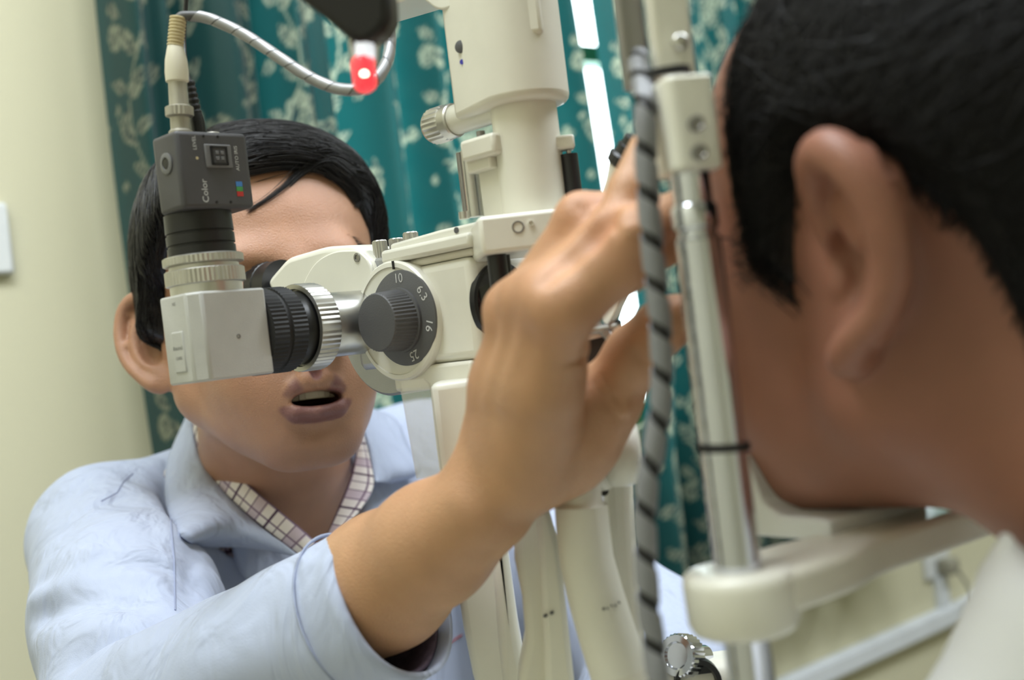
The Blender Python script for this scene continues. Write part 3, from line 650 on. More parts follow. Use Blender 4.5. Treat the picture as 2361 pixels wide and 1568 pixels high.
# clamp block with two screws, above it the bar of the forehead rest
HX = nrm((.98, .18, 0)); HY = np.array([-HX[1], HX[0], 0])
bo = P(1577, 292, .398); hbz = (zpost(180) - zb0) / 2
bk = cp('clamp_block', prism([post(zb0 - .0003) + HX * x + HY * y for x, y in round_poly([(-.0082, -.010), (.0092, -.0095), (.0098, .012), (-.0085, .012)], [.005, .003, .002, .004])], ZA * (zpost(184) - zb0)), 'cream_light', bev=.0012)
for px, py in ((1607, 284), (1614, 350)):
    sc_ = cp('screw', lathe(P(px, py, .3868), -HY, [(.0026, -.002), (.0026, .0004), (.0019, .0006), (.0014, .0001)], 24), 'grey_metal', bk)
bt_ = P(1548, 90, .415)
cp('forehead_bar', frame_box(bt_, (HX, HY, ZA), (-.0068, -.003, -.014), (.0072, .006, .09)), 'cream_paint', bev=.0015)
cp('bar_strip', frame_box(P(1458, 80, .425), (HX, HY, ZA), (-.0048, -.003, -.02), (.0046, .004, .10)), 'grey_metal', bev=.001)
cp('bar_screw', lathe(P(1569, 96, .41), -HY, [(.0028, -.002), (.0028, .0006), (.0022, .0012), (.001, .0014)], 24), 'satin_metal')
zt_ = P(1520, 178, .41)
def ring_tie(c, ax, r1, r2, w, th, tilt=0):
    """black cable tie: a closed flat loop"""
    V = []; Fc = []; n = 32
    for k in range(n):
        t = 2 * math.pi * k / n
        for (dr, dz) in ((0, 0), (th, 0), (th, w), (0, w)):
            V.append(c + HX * (r1 + dr) * math.cos(t) + HY * (r2 + dr) * math.sin(t) + ZA * (dz - w / 2 + tilt * math.cos(t)))
    for k in range(n):
        for j in range(4):
            a = k * 4 + j; b = k * 4 + (j + 1) % 4; a2 = ((k + 1) % n) * 4 + j; b2 = ((k + 1) % n) * 4 + (j + 1) % 4
            Fc.append((a, b, b2, a2))
    return V, Fc
cp('cable_tie', ring_tie(P(1523, 176, .412), ZA, .0100, .0085, .0030, .0007, .0008), 'black_rubber')
zt2 = zpost(1030)
cp('cable_tie', ring_tie(post(zt2), ZA, .0083, .0083, .0028, .0009, -.0006), 'black_rubber')
# collar with the arm to the chin cup
col = cp('collar', lathe(post(0), ZA, [(.0082, zc1 - .004), (.0082, zc1), (.0175, zc1), (.0192, zc1 - .0015), (.0195, zc1 - .004), (.0190, zc0 + .004), (.0175, zc0 + .001), (.0155, zc0)], 64), 'cream_light', sharp=50)
ARD = nrm((.80, .60, 0)); ARN = np.array([-ARD[1], ARD[0], 0])
arm_o = post(0)
cp('chin_arm', prism([arm_o + ARD * a + ARN * b + ZA * (zc0 + .0065) for a, b in round_poly([(-.004, -.0188), (.04, -.0188), (.06, -.013), (.30, -.013), (.30, .013), (.06, .014), (.04, .0188), (-.004, .0188)], .012, 4)], ZA * (zc1 - zc0 - .007)), 'cream_paint', col, bev=.003, seg=3)
co = arm_o + ARD * .058 + ZA * (zc1 - .003)
prof = [(.002, 0), (.046, 0), (.046, .030), (.040, .033), (.034, .014), (.026, .0090), (.006, .0085), (.002, .0078)]
cp('chin_cup', prism([co + ARN * (a + .004) + ZA * z for a, z in prof], ARD * .062), 'white_plastic', bev=.0015)
cp('far_post', lathe(post(0) + ARD * .30, ZA, [(.0080, ZT), (.0080, ZT + .62)], 32), 'chrome')
cp('base_bar', frame_box(post(0), (ARD, ARN, ZA), (-.02, -.02, ZT), (.32, .02, ZT + .02)), 'cream_paint', bev=.004)

# ------------------------------------------------------------------ grey cable wound in spiral wrap along the post
wpth = catmull([P(1446, -90, .438), P(1455, 0, .438), P(1463, 90, .436), P(1478, 172, .412), P(1488, 250, .398), P(1489, 350, .396), P(1497, 480, .395), P(1507, 600, .395), P(1519, 710, .395), P(1526, 820, .395), P(1525, 920, .395), P(1509, 1030, .395), P(1491, 1130, .395), P(1488, 1240, .395), P(1494, 1380, .395), P(1509, 1500, .394), P(1518, 1600, .392), P(1524, 1800, .40), P(1530, 2600, .43)], 9)
wc = thing('wrapped_cable', 'grey cable in black-gapped spiral wrap, hanging beside the chrome post', 'cable', wpth[-1])
obj('cable_core', tube(wpth, .0032, 14), 'black_rubber', wc)
obj('spiral_wrap', spiral(wpth, .0033, .0152, .72, .0006, 20), 'wrap_grey', wc)

# ------------------------------------------------------------------ fixation lamp with its red tip
mat('lamp_black', (20, 18, 20), .4, var=.08)
d0 = .43
fl = thing('fixation_lamp', 'black fixation lamp with a glowing red tip, in front of the curtain', 'lamp', P(842, 120, d0))
obj('lamp_arm', prism([P(x, y, d0) for x, y in [(600, -100), (690, -2), (748, 42), (800, 86), (826, 98), (850, 96), (882, 72), (898, 40), (896, -10), (880, -100)]], np.array([.003, .014, .0])), 'lamp_black', fl, bev=.003, seg=3)
emissive_m = mat('emissive_barrel', (236, 240, 250), .3, emit=.75)  # white sleeve with a weak emission added so it comes out bright
obj('lamp_sleeve', tube([P(836, 40, d0 + .005), P(840, 78, d0 + .005), P(842, 135, d0 + .005)], [.0036, .0036, .0034], 24), emissive_m, fl)
obj('lamp_pin', tube([P(808, 80, d0 + .008), P(816, 140, d0 + .008)], .0012, 10), 'satin_metal', fl)
obj('lamp_pin', tube([P(872, 70, d0 + .008), P(866, 150, d0 + .008)], .0012, 10), 'satin_metal', fl)
rm = bpy.data.materials.new('red_led'); rm.use_nodes = True; b_ = rm.node_tree.nodes['Principled BSDF']; b_.inputs['Base Color'].default_value = (.9, .05, .06, 1); b_.inputs['Roughness'].default_value = .25
b_.inputs['Emission Color'].default_value = (1.0, .035, .05, 1); b_.inputs['Emission Strength'].default_value = 1.2
hm = bpy.data.materials.new('led_core'); hm.use_nodes = True; b_ = hm.node_tree.nodes['Principled BSDF']; b_.inputs['Base Color'].default_value = (1, .6, .5, 1)
b_.inputs['Emission Color'].default_value = (1.0, .55, .42, 1); b_.inputs['Emission Strength'].default_value = 9
bulb = obj('red_tip', tube([P(832, 128, d0 + .005), P(834, 132, d0 + .005), P(836, 145, d0 + .005), P(839, 170, d0 + .005), P(842, 195, d0 + .005), P(844, 206, d0 + .005), P(845, 213, d0 + .005)], [.0022, .0036, .0043, .0043, .0043, .0033, .0012], 28), rm, fl, sharp=80)
cc_ = P(840, 172, d0); 
obj('led_die', lathe(P(840, 172, d0 + .0012), nrm(C0 - P(840, 172, d0)), [(.0016, -.001), (.0015, .0002), (.0009, .0006)], 20), hm, bulb)

# ------------------------------------------------------------------ sculpting: smooth distance fields turned into meshes
class Field:
    """signed distance field on a box grid; primitives are blended in one by one"""
    def __init__(s, lo, hi, h):
        s.lo = np.asarray(lo, float); s.h = h; s.n = np.ceil((np.asarray(hi, float) - s.lo) / h).astype(int) + 1
        s.f = np.full(s.n, .05, np.float32)
        s.ax = [s.lo[i] + h * np.arange(s.n[i]) for i in range(3)]
    def sub(s, lo, hi):
        a = np.clip(np.floor((np.asarray(lo) - s.lo) / s.h).astype(int), 0, s.n); b = np.clip(np.ceil((np.asarray(hi) - s.lo) / s.h).astype(int) + 1, 0, s.n)
        if np.any(b <= a): return None, None
        sl = tuple(slice(a[i], b[i]) for i in range(3))
        return sl, np.meshgrid(*[s.ax[i][sl[i]].astype(np.float32) for i in range(3)], indexing='ij')
    def blend(s, sl, d, k, op):
        f = s.f[sl]
        if op == 'add':
            if k > 0: hh = np.maximum(k - np.abs(f - d), 0) / k; r = np.minimum(f, d) - hh * hh * k * .25
            else: r = np.minimum(f, d)
        else:
            d = -d
            if k > 0: hh = np.maximum(k - np.abs(f - d), 0) / k; r = np.maximum(f, d) + hh * hh * k * .25
            else: r = np.maximum(f, d)
        s.f[sl] = r
    def ell(s, c, r, k=.01, op='add', M=None):
        c = np.asarray(c, float); r = np.asarray(r, float); m = np.max(r) + k + .012
        sl, G = s.sub(c - m, c + m)
        if sl is None: return
        x, y, z = [G[i] - np.float32(c[i]) for i in range(3)]
        if M is not None:
            M = np.asarray(M, np.float32)              # columns: local axes
            x, y, z = (M[0, 0] * x + M[1, 0] * y + M[2, 0] * z, M[0, 1] * x + M[1, 1] * y + M[2, 1] * z, M[0, 2] * x + M[1, 2] * y + M[2, 2] * z)
        k0 = np.sqrt((x / r[0]) ** 2 + (y / r[1]) ** 2 + (z / r[2]) ** 2); k1 = np.sqrt((x / r[0] ** 2) ** 2 + (y / r[1] ** 2) ** 2 + (z / r[2] ** 2) ** 2)
        s.blend(sl, k0 * (k0 - 1) / np.maximum(k1, 1e-6), k, op)
    def cap(s, a, b, ra, rb, k=.01, op='add'):
        a = np.asarray(a, float); b = np.asarray(b, float); m = max(ra, rb) + k + .012
        sl, G = s.sub(np.minimum(a, b) - m, np.maximum(a, b) + m)
        if sl is None: return
        d = b - a; dd = d @ d
        x, y, z = [G[i] - np.float32(a[i]) for i in range(3)]
        t = np.clip((x * d[0] + y * d[1] + z * d[2]) / dd, 0, 1)
        q = np.sqrt((x - t * d[0]) ** 2 + (y - t * d[1]) ** 2 + (z - t * d[2]) ** 2) - (ra + (rb - ra) * t)
        s.blend(sl, q.astype(np.float32), k, op)
    def chain(s, pts, rs, k=.01, op='add'):
        for i in range(len(pts) - 1): s.cap(pts[i], pts[i + 1], rs[i], rs[i + 1], k, op)
    def displace(s, fn, amp_lo=None):
        G = np.meshgrid(*[a.astype(np.float32) for a in s.ax], indexing='ij'); s.f += fn(*G).astype(np.float32)
    def mesh(s):
        """closed two-manifold surface: close the box faces, smooth the few ambiguous cells"""
        for ax in range(3):
            for e in (slice(0, 2), slice(-2, None)):
                sl = [slice(None)] * 3; sl[ax] = e; s.f[tuple(sl)] = np.maximum(s.f[tuple(sl)], s.h)
        for _ in range(8):
            V, Q, act = s.nets()
            E = np.sort(np.concatenate([Q[:, [0, 1]], Q[:, [1, 2]], Q[:, [2, 3]], Q[:, [3, 0]]]), 1).astype(np.int64)
            u, c = np.unique(E[:, 0] * len(V) + E[:, 1], return_counts=True); bad = u[c != 2]
            if not len(bad): break
            for v in np.unique(np.concatenate([bad // len(V), bad % len(V)])):
                i, j, k = act[v]; i, j, k = max(i, 2), max(j, 2), max(k, 2); blk = s.f[i - 1:i + 3, j - 1:j + 3, k - 1:k + 3]
                blk += (blk.mean() - blk) * .6 + (.15 * s.h if _ > 3 else 0)
        return V, Q
    def nets(s):
        f = s.f; n = f.shape; ins = f < 0
        cells = np.zeros((n[0] - 1, n[1] - 1, n[2] - 1), np.int8)
        off = [(i, j, k) for i in (0, 1) for j in (0, 1) for k in (0, 1)]
        for o in off: cells += ins[o[0]:n[0] - 1 + o[0], o[1]:n[1] - 1 + o[1], o[2]:n[2] - 1 + o[2]]
        act = np.argwhere((cells > 0) & (cells < 8)); ids = np.full(cells.shape, -1, np.int32); ids[tuple(act.T)] = np.arange(len(act))
        P_ = np.zeros((len(act), 3)); cnt = np.zeros(len(act))
        vals = {o: f[act[:, 0] + o[0], act[:, 1] + o[1], act[:, 2] + o[2]].astype(float) for o in off}
        for o in off:
            for ax in range(3):
                if o[ax]: continue
                o2 = list(o); o2[ax] = 1; o2 = tuple(o2); va, vb = vals[o], vals[o2]; m = (va < 0) != (vb < 0)
                t = np.where(m, va / np.where(m, va - vb, 1), 0)
                pt = np.tile(np.array(o, float), (len(act), 1)); pt[:, ax] += t
                P_[m] += pt[m]; cnt[m] += 1
        V = s.lo + (act + P_ / np.maximum(cnt, 1)[:, None]) * s.h
        Q = []
        for ax in range(3):
            sl0 = [slice(None)] * 3; sl1 = [slice(None)] * 3; sl0[ax] = slice(0, -1); sl1[ax] = slice(1, None)
            a, b = ins[tuple(sl0)], ins[tuple(sl1)]; e = np.argwhere(a != b); o1, o2 = [i for i in range(3) if i != ax]
            e = e[(e[:, o1] > 0) & (e[:, o2] > 0) & (e[:, o1] < n[o1] - 1) & (e[:, o2] < n[o2] - 1)]
            if not len(e): continue
            q = []
            for d1, d2 in ((-1, -1), (0, -1), (0, 0), (-1, 0)):
                c = e.copy(); c[:, o1] += d1; c[:, o2] += d2; q.append(ids[tuple(c.T)])
            q = np.stack(q, 1); inside_first = a[tuple(e.T)]
            flip = inside_first if ax != 1 else ~inside_first
            q[~flip] = q[~flip][:, ::-1]; Q.append(q)
        Q = np.concatenate(Q); Q = Q[(Q >= 0).all(1)]
        return V, Q, act
def relax(V, Q, it=2, lam=.5):
    E = np.concatenate([Q[:, [0, 1]], Q[:, [1, 2]], Q[:, [2, 3]], Q[:, [3, 0]]])
    for _ in range(it):
        S_ = np.zeros_like(V); c = np.zeros(len(V))
        np.add.at(S_, E[:, 0], V[E[:, 1]]); np.add.at(S_, E[:, 1], V[E[:, 0]]); np.add.at(c, E[:, 0], 1); np.add.at(c, E[:, 1], 1)
        V = V + lam * (S_ / np.maximum(c, 1)[:, None] - V)
    return V
def mesh_obj(name, V, Q, material, parent=None, color=None, mats=None, fmat=None):
    org = origin_of(parent) if parent is not None else np.zeros(3)
    Q = np.asarray(Q); w = Q.shape[1]
    me = bpy.data.meshes.new(name); me.vertices.add(len(V)); me.vertices.foreach_set('co', (V - org).astype(np.float32).ravel())
    me.loops.add(Q.size); me.loops.foreach_set('vertex_index', Q.ravel().astype(np.int32))
    me.polygons.add(len(Q)); me.polygons.foreach_set('loop_start', np.arange(0, Q.size, w, dtype=np.int32))
    me.update(calc_edges=True); me.validate(); me.polygons.foreach_set('use_smooth', np.ones(len(me.polygons), bool))
    if color is not None:
        ca = me.color_attributes.new('skin', 'FLOAT_COLOR', 'POINT'); ca.data.foreach_set('color', np.concatenate([color, np.ones((len(V), 1))], 1).astype(np.float32).ravel())
    me.materials.append(MATS[material])
    o = bpy.data.objects.new(name, me); COL.objects.link(o)
    if parent is not None: o.parent = parent
    return o
def union_mesh(name, parts, material, parent):
    """weld overlapping closed pieces of one body into a single continuous surface"""
    obs = [mesh_obj(name if i == 0 else 'piece', V, Q, material, None, C) for i, (V, Q, C) in enumerate(parts)]
    a = obs[0]
    for o in obs[1:]:
        na, nb = len(a.data.vertices), len(o.data.vertices)
        for sv in ('MANIFOLD', 'EXACT'):
            md = a.modifiers.new('union', 'BOOLEAN'); md.operation = 'UNION'; md.object = o; md.solver = sv
            bpy.context.view_layer.update()
            me = bpy.data.meshes.new_from_object(a.evaluated_get(bpy.context.evaluated_depsgraph_get())); a.modifiers.clear()
            if len(me.vertices) > na * .9 + nb * .4: break
        print('union', name, sv, na, nb, len(me.vertices))
        a.data = me
    me = a.data
    for o in obs[1:]: bpy.data.objects.remove(o)
    me.polygons.foreach_set('use_smooth', np.ones(len(me.polygons), bool))
    me.transform(Matrix.Translation(-Vector(origin_of(parent)))); a.parent = parent
    return a
def rot3(yaw, pitch, roll):
    cy, sy = math.cos(yaw), math.sin(yaw); cp_, sp_ = math.cos(pitch), math.sin(pitch); cr_, sr_ = math.cos(roll), math.sin(roll)
    return np.array([[cy, -sy, 0], [sy, cy, 0], [0, 0, 1]]) @ np.array([[1, 0, 0], [0, cp_, -sp_], [0, sp_, cp_]]) @ np.array([[cr_, 0, sr_], [0, 1, 0], [-sr_, 0, cr_]])
def wrinkle(V, k, seed):
    """cheap smooth pseudo noise"""
    r = np.random.default_rng(seed); out = np.zeros(len(V))
    for i in range(6):
        d = r.normal(size=3); d *= k * (1 + .5 * i) / np.linalg.norm(d); out += np.sin(V @ d + r.random() * 6.28) / (1 + .5 * i)
    return out / 3

# ------------------------------------------------------------------ heads
mat('skin_doctor', (200, 152, 122), .42, attr='skin', var=.07, scale=55, bump=.5, bscale=1100, sss=.15, spec=.5)
mat('skin_patient', (180, 130, 100), .5, attr='skin', var=.05, scale=60, bump=.2, bscale=700, sss=.18, spec=.4)
mat('hair_black', (26, 24, 25), .36, var=.25, scale=120, spec=.5, stretch=(1, 1, 1))
mat('hair_soft', (24, 22, 23), .5, var=.25, scale=120, spec=.35)
mat('teeth', (214, 206, 186), .3, var=.04)
mat('eye_white', (228, 224, 216), .2, var=.03); mat('iris_dark', (40, 26, 18), .15)

def ear(fd, s, c, out=.5, size=1.0, flare=0.0, fat=1.0):
    """outer ear on side s (+1 right): rim, fold, bowl, lobe"""
    up = nrm((0, -.16, 1)); bk = nrm((s * out, -math.sqrt(1 - out * out), -.10)); on = np.cross(up, bk) * s
    on = nrm(on); on = on if on[0] * s > 0 else -on
    def q(b, u, o=0): return np.asarray(c) + size * (bk * b + up * u + on * o)
    Mx = np.stack([bk, up, on], 1)
    fd.ell(q(.013, .004, -.001), np.array((.017, .028, .0042)) * size, .006, M=Mx)
    if flare: fd.ell(q(.014, .020, flare * .55), np.array((.014, .016, .0045)) * size, .008, M=Mx)
    fd.ell(q(.004, .0, -.006), np.array((.010, .019, .009)) * size, .008, M=Mx)
    rim = [(.001, .002), (-.001, .016), (.005, .028), (.016, .033), (.026, .028), (.031, .016), (.031, .002), (.027, -.010), (.020, -.020), (.013, -.028)]
    rr = [.0024, .0028, .0034, .0038, .0038, .0037, .0035, .0032, .0032, .0036]
    rr = [x * fat for x in rr]
    rp_ = catmull([q(b, u, .0035 + .0015 * math.sin(i) + flare * max(0, (u + .004) / .034) ** 1.3 + (flare * .25 if u < -.015 else 0)) for i, (b, u) in enumerate(rim)], 4)
    fd.chain(rp_, np.interp(np.linspace(0, 1, len(rp_)), np.linspace(0, 1, len(rr)), rr) * size, .0025)
    ah = catmull([q(.010, .021, .001), q(.019, .013, .0025), q(.0215, .001, .003), q(.0175, -.011, .003), q(.010, -.018, .002)], 4)
    fd.chain(ah, np.full(len(ah), .0030 * size), .003)
    fd.ell(q(.008, -.025, .001), np.array((.0085, .0095, .0045)) * size, .005, M=Mx)
    fd.ell(q(.0085, -.002, .0055), np.array((.0085, .0125, .0075)) * size, .003, 'sub', M=Mx)
    fd.ell(q(.016, .022, .0042), np.array((.008, .005, .003)) * size, .002, 'sub', M=Mx)
    fd.ell(q(-.0015, -.006, .003), np.array((.0045, .0065, .0035)) * size, .003, M=Mx)

def head_field(h, mouth_open, neck_to, ears, kneck=.03, jaw=1.0, rn=(.053, .060), zlo=-.25, ylo=-.13):
    fd = Field((-.124, ylo, zlo), (.124, .125, .135), h)
    fd.ell((0, -.014, .034), (.0735, .094, .082), .02)
    fd.ell((0, .034, .040), (.061, .050, .060), .03)
    fd.ell((0, .030, -.024), (.0600, .056, .062), .03)
    fd.ell((0, .036, -.066), (.048 * jaw, .046, .042), .03)
    fd.ell((0, .066, -.095), (.022, .020, .017), .022)
    for s in (-1, 1):
        fd.cap((s * .050 * jaw, .000, -.056), (s * .018, .064, -.096), .014, .013, .022)
        fd.cap((s * .056, .000, -.050), (s * .060, -.004, -.010), .012, .012, .02)
        fd.ell((s * .043, .058, -.014), (.021, .020, .018), .022)
        fd.ell((s * .030, .060, -.050), (.020, .024, .022), .022)
    fd.cap((-.034, .079, .022), (.034, .079, .022), .009, .009, .016)
    for s in (-1, 1): fd.ell((s * .032, .098, .003), (.017, .013, .010), .014, 'sub')
    for s in (-1, 1): fd.ell((s * .032, .076, .003), (.0145, .0125, .0105), .004)
    fd.cap((0, .085, .014), (0, .105, -.029), .0065, .0105, .012)
    for s in (-1, 1): fd.ell((s * .0125, .0955, -.035), (.0085, .010, .0085), .006)
    for s in (-1, 1): fd.ell((s * .0065, .101, -.0435), (.0038, .006, .005), .003, 'sub')
    fd.ell((0, .068, -.066), (.034, .028, .028), .02)
    # lips
    up_c = [(-.0225, .0840, -.0715), (-.013, .0930, -.0640), (-.0050, .0972, -.0600), (0, .0968, -.0612), (.0050, .0972, -.0600), (.013, .0930, -.0640), (.0225, .0840, -.0715)]
    lo_c = [(-.0225, .0840, -.0725), (-.013, .0905, -.0800), (0, .0935, -.0828), (.013, .0905, -.0800), (.0225, .0840, -.0725)]
    if mouth_open:
        fd.chain(up_c, [.0018, .0046, .0058, .0051, .0058, .0046, .0018], .004)
        fd.chain(lo_c, [.0018, .0048, .0056, .0048, .0018], .004)
        fd.ell((-.001, .086, -.0722), (.0170, .022, .0050), .003, 'sub')
    else:
        fd.chain(up_c, [.002, .004, .0046, .004, .0046, .004, .002], .004); fd.chain([(a, b, c + .006) for a, b, c in lo_c], [.002, .005, .006, .005, .002], .004)
        fd.cap((-.024, .092, -.068), (.024, .092, -.068), .0012, .0012, .002, 'sub')
    fd.ell((0, .103, -.053), (.003, .008, .007), .004, 'sub')          # philtrum
    fd.ell((0, .096, -.0925), (.014, .008, .0045), .012, 'sub')         # hollow under the lip
    base = fd.f.copy()
    fd.cap((0, -.022, -.045), neck_to, rn[0], rn[1], kneck)
    noear = fd.f.copy()
    for s in ears: ear(fd, *s)
    return fd, noear, up_c, lo_c

def skin_color(V, base, lips=None, up_c=None, lo_c=None, stub=.0):
    n = wrinkle(V, 45, 5); n2 = wrinkle(V, 160, 9)
    c = np.array(srgb(base)[:3])[None] * (1 + .11 * n[:, None] * np.array([.6, 1, 1.2]) + .05 * n2[:, None])
    if lips is not None:
        lp = np.array(srgb(lips)[:3])
        d = np.full(len(V), 1.0)
        for ch, rad in ((up_c, .0064), (lo_c, .0068)):
            for i in range(len(ch) - 1):
                a = np.array(ch[i]); b = np.array(ch[i + 1]); ab = b - a; t = np.clip((V - a) @ ab / (ab @ ab), 0, 1)
                d = np.minimum(d, np.linalg.norm(V - a - t[:, None] * ab, axis=1) / rad)
        w = np.clip((1.12 - d) / .22, 0, 1)[:, None]
        c = c * (1 - w) + lp * w
        inm = (np.abs(V[:, 0]) < .021) & (np.abs(V[:, 2] + .0722) < .0066) & (V[:, 1] < .084) & (V[:, 1] > .055)
        c[inm] = np.array(srgb((70, 32, 30))[:3])
    if stub:
        w = np.clip(1 - np.abs(V[:, 2] + .098) / .022, 0, 1) * np.clip((V[:, 1] - .03) / .03, 0, 1) * stub
        c = c * (1 - w[:, None] * np.array([.30, .26, .2]))
    return c

def hair_region(V, line):
    """>0 inside the hair; line: (angle from the front in degrees, height of the hairline)"""
    ang = np.degrees(np.abs(np.arctan2(V[..., 0], V[..., 1] + .012)))
    return V[..., 2] - np.interp(ang, [l[0] for l in line], [l[1] for l in line])
def hair_cap(fd, noear, line, thick, soft=.014, lift=None):
    f2 = Field(fd.lo, fd.lo + (fd.n - 1) * fd.h, fd.h); f2.n = fd.n
    G = np.stack(np.meshgrid(*[a.astype(np.float32) for a in fd.ax], indexing='ij'), -1)
    rg = hair_region(G, line)
    t = np.clip(rg / soft, -1, 1); th = np.where(t > 0, thick * (1 - (1 - t) ** 2), .004 * t)
    if lift is not None: th = th + lift(G) * np.clip(t, 0, 1)
    f2.f = (noear - th).astype(np.float32); f2.ax = fd.ax
    f2.f[:, :, :2] = .05
    return f2
def sample_grid(fd, f, p):
    q = (p - fd.lo) / fd.h; i = np.clip(q.astype(int), 1, np.array(f.shape) - 3); t = q - i; out = 0
    for a in (0, 1):
        for b in (0, 1):
            for c in (0, 1):
                w = (t[:, 0] if a else 1 - t[:, 0]) * (t[:, 1] if b else 1 - t[:, 1]) * (t[:, 2] if c else 1 - t[:, 2])
                out = out + w * f[i[:, 0] + a, i[:, 1] + b, i[:, 2] + c]
    return out
def grad_grid(fd, f, p, e=.003):
    g = np.stack([sample_grid(fd, f, p + np.eye(3)[k] * e) - sample_grid(fd, f, p - np.eye(3)[k] * e) for k in range(3)], 1)
    return g / np.maximum(np.linalg.norm(g, axis=1), 1e-6)[:, None]
def strands(fd, f, roots, flow, n, step, r0, lift=.0006, jit=.25, seed=1, fall=.0):
    """grow strands over the hair surface along a combing direction"""
    rg = np.random.default_rng(seed); p = roots.copy(); path = [p.copy()]; jt = rg.normal(size=p.shape) * jit; ln = .6 + .8 * rg.random(len(p))
    lev = -.0006 + lift * rg.random(len(p)) * 2
    for s in range(n):
        g = grad_grid(fd, f, p); d = flow(p) + jt * (.5 + .5 * s / n); d = d - g * np.sum(d * g, 1)[:, None]
        d /= np.maximum(np.linalg.norm(d, axis=1), 1e-6)[:, None]
        p = p + d * (step * ln)[:, None]
        p = p - g * (sample_grid(fd, f, p) - lev - fall * (s + 1) / n)[:, None] * .8
        path.append(p.copy())
    return np.stack(path, 1)                                            # (strand, point, 3)
def strand_mesh(paths, r0, r1=.00005):
    ns, m, _ = paths.shape; T = np.gradient(paths, axis=1); T /= np.maximum(np.linalg.norm(T, axis=2), 1e-9)[..., None]
    ref = np.array([.37, .61, .7]); A = np.cross(T, ref); A /= np.maximum(np.linalg.norm(A, axis=2), 1e-9)[..., None]; B = np.cross(T, A)
    rad = (r0 + (r1 - r0) * np.linspace(0, 1, m) ** 2)[None, :, None]
    V = np.stack([paths + rad * (A * math.cos(t) + B * math.sin(t)) for t in (0, 2.094, 4.189)], 2)     # ns,m,3,3
    idx = np.arange(ns * m * 3).reshape(ns, m, 3)
    Q = np.stack([np.stack([idx[:, :-1, k], idx[:, :-1, (k + 1) % 3], idx[:, 1:, (k + 1) % 3], idx[:, 1:, k]], -1) for k in range(3)], 2).reshape(-1, 4)
    return V.reshape(-1, 3), Q
def roots_on(V, keep, n, seed):
    rg = np.random.default_rng(seed); i = np.where(keep)[0]; return V[rg.choice(i, n)] + rg.normal(size=(n, 3)) * .0006
def cat(*vq):
    V = []; Q = []; n = 0
    for v, q in vq: V.append(v); Q.append(q + n); n += len(v)
    return np.concatenate(V), np.concatenate(Q)
def eye_parts(parent, to, nm='eye'):
    for s in (-1, 1):
        ev = lathe(np.array([s * .032, .0725, .003]), np.array([0, 1.0, 0]), [(.0119 * math.sin(t), -.0119 * math.cos(t)) for t in np.linspace(.05, math.pi - .05, 14)], 24)
        e = obj(nm, ([to(v) for v in ev[0]], ev[1]), 'eye_white', parent)
        iv = lathe(np.array([s * .032, .0725, .003]), np.array([0, 1.0, 0]), [(.0058, .0105), (.0045, .0114), (.001, .0119)], 20)
        obj('iris', ([to(v) for v in iv[0]], iv[1]), 'iris_dark', e)

# ------------------------------------------------------------------ doctor
DH = np.array([-.168, .828, 1.241]); DR = rot3(math.radians(-155.4), math.radians(5.8), math.radians(-.6))
def dw(v): return DH + DR @ np.asarray(v)
def dl(p): return DR.T @ (np.asarray(p) - DH)
NECK_D = np.array([-.205, .945, 1.075])
doc = thing('person', 'person in a white coat over a checked shirt, looking into the microscope', 'person', (-.24, 1.08, .0))
fd, noear, upc, loc_ = head_field(.00135, True, dl(NECK_D), [(1, (.0705, -.010, -.012), .80, 1.06), (-1, (-.0705, -.010, -.012), .6, 1.06)], zlo=-.27, ylo=-.17)
hV, hQ = fd.mesh(); hV = relax(hV, hQ, 2, .45)
hC = skin_color(hV, (213, 164, 121), (134, 92, 87), upc, loc_, .5)
headD = (hV @ DR.T + DH, hQ, hC)
LINE_D = [(0, .082), (22, .080), (36, .066), (52, .046), (64, .026), (74, .016), (80, -.012), (90, -.020), (96, .004), (112, .006), (125, -.030), (150, -.066), (180, -.072)]
hc = hair_cap(fd, noear, LINE_D, .010, lift=lambda G: .006 * np.clip((G[..., 2] - .05) / .05, 0, 1) + .004 * np.clip(np.abs(G[..., 0]) / .07, 0, 1))
cV, cQ = hc.mesh(); cV = relax(cV, cQ, 3, .5)
keep = (hair_region(cV, LINE_D) > .002) & (sample_grid(fd, noear, cV) > .0015)
def flow_d(p):
    d = np.zeros_like(p); top = np.clip((p[:, 2] - .055) / .035, 0, 1)[:, None]
    side = np.stack([.1 * np.sign(p[:, 0]), -.25 + .3 * (p[:, 1] > .02), -np.ones(len(p))], 1)
    tp = np.stack([-np.full(len(p), .95), np.full(len(p), .12) , np.zeros(len(p))], 1)
    part = np.clip((p[:, 0] - .03) / .015, 0, 1)[:, None]
    tp = tp * (1 - part) + np.stack([np.full(len(p), .7), np.full(len(p), .5), -np.full(len(p), .4)], 1) * part
    return side * (1 - top) + tp * top
sp_ = strands(hc, hc.f, roots_on(cV, keep, 9000, 2), flow_d, 8, .0055, .0003, lift=.0012, jit=.12, seed=3)
sp_ = sp_[(hair_region(sp_, LINE_D) > np.where(sp_[..., 1] > .02, -.003, -.02)).all(1)]
sV, sQ = strand_mesh(sp_, .00032)
LV, LQ = [], []
rg = np.random.default_rng(8)
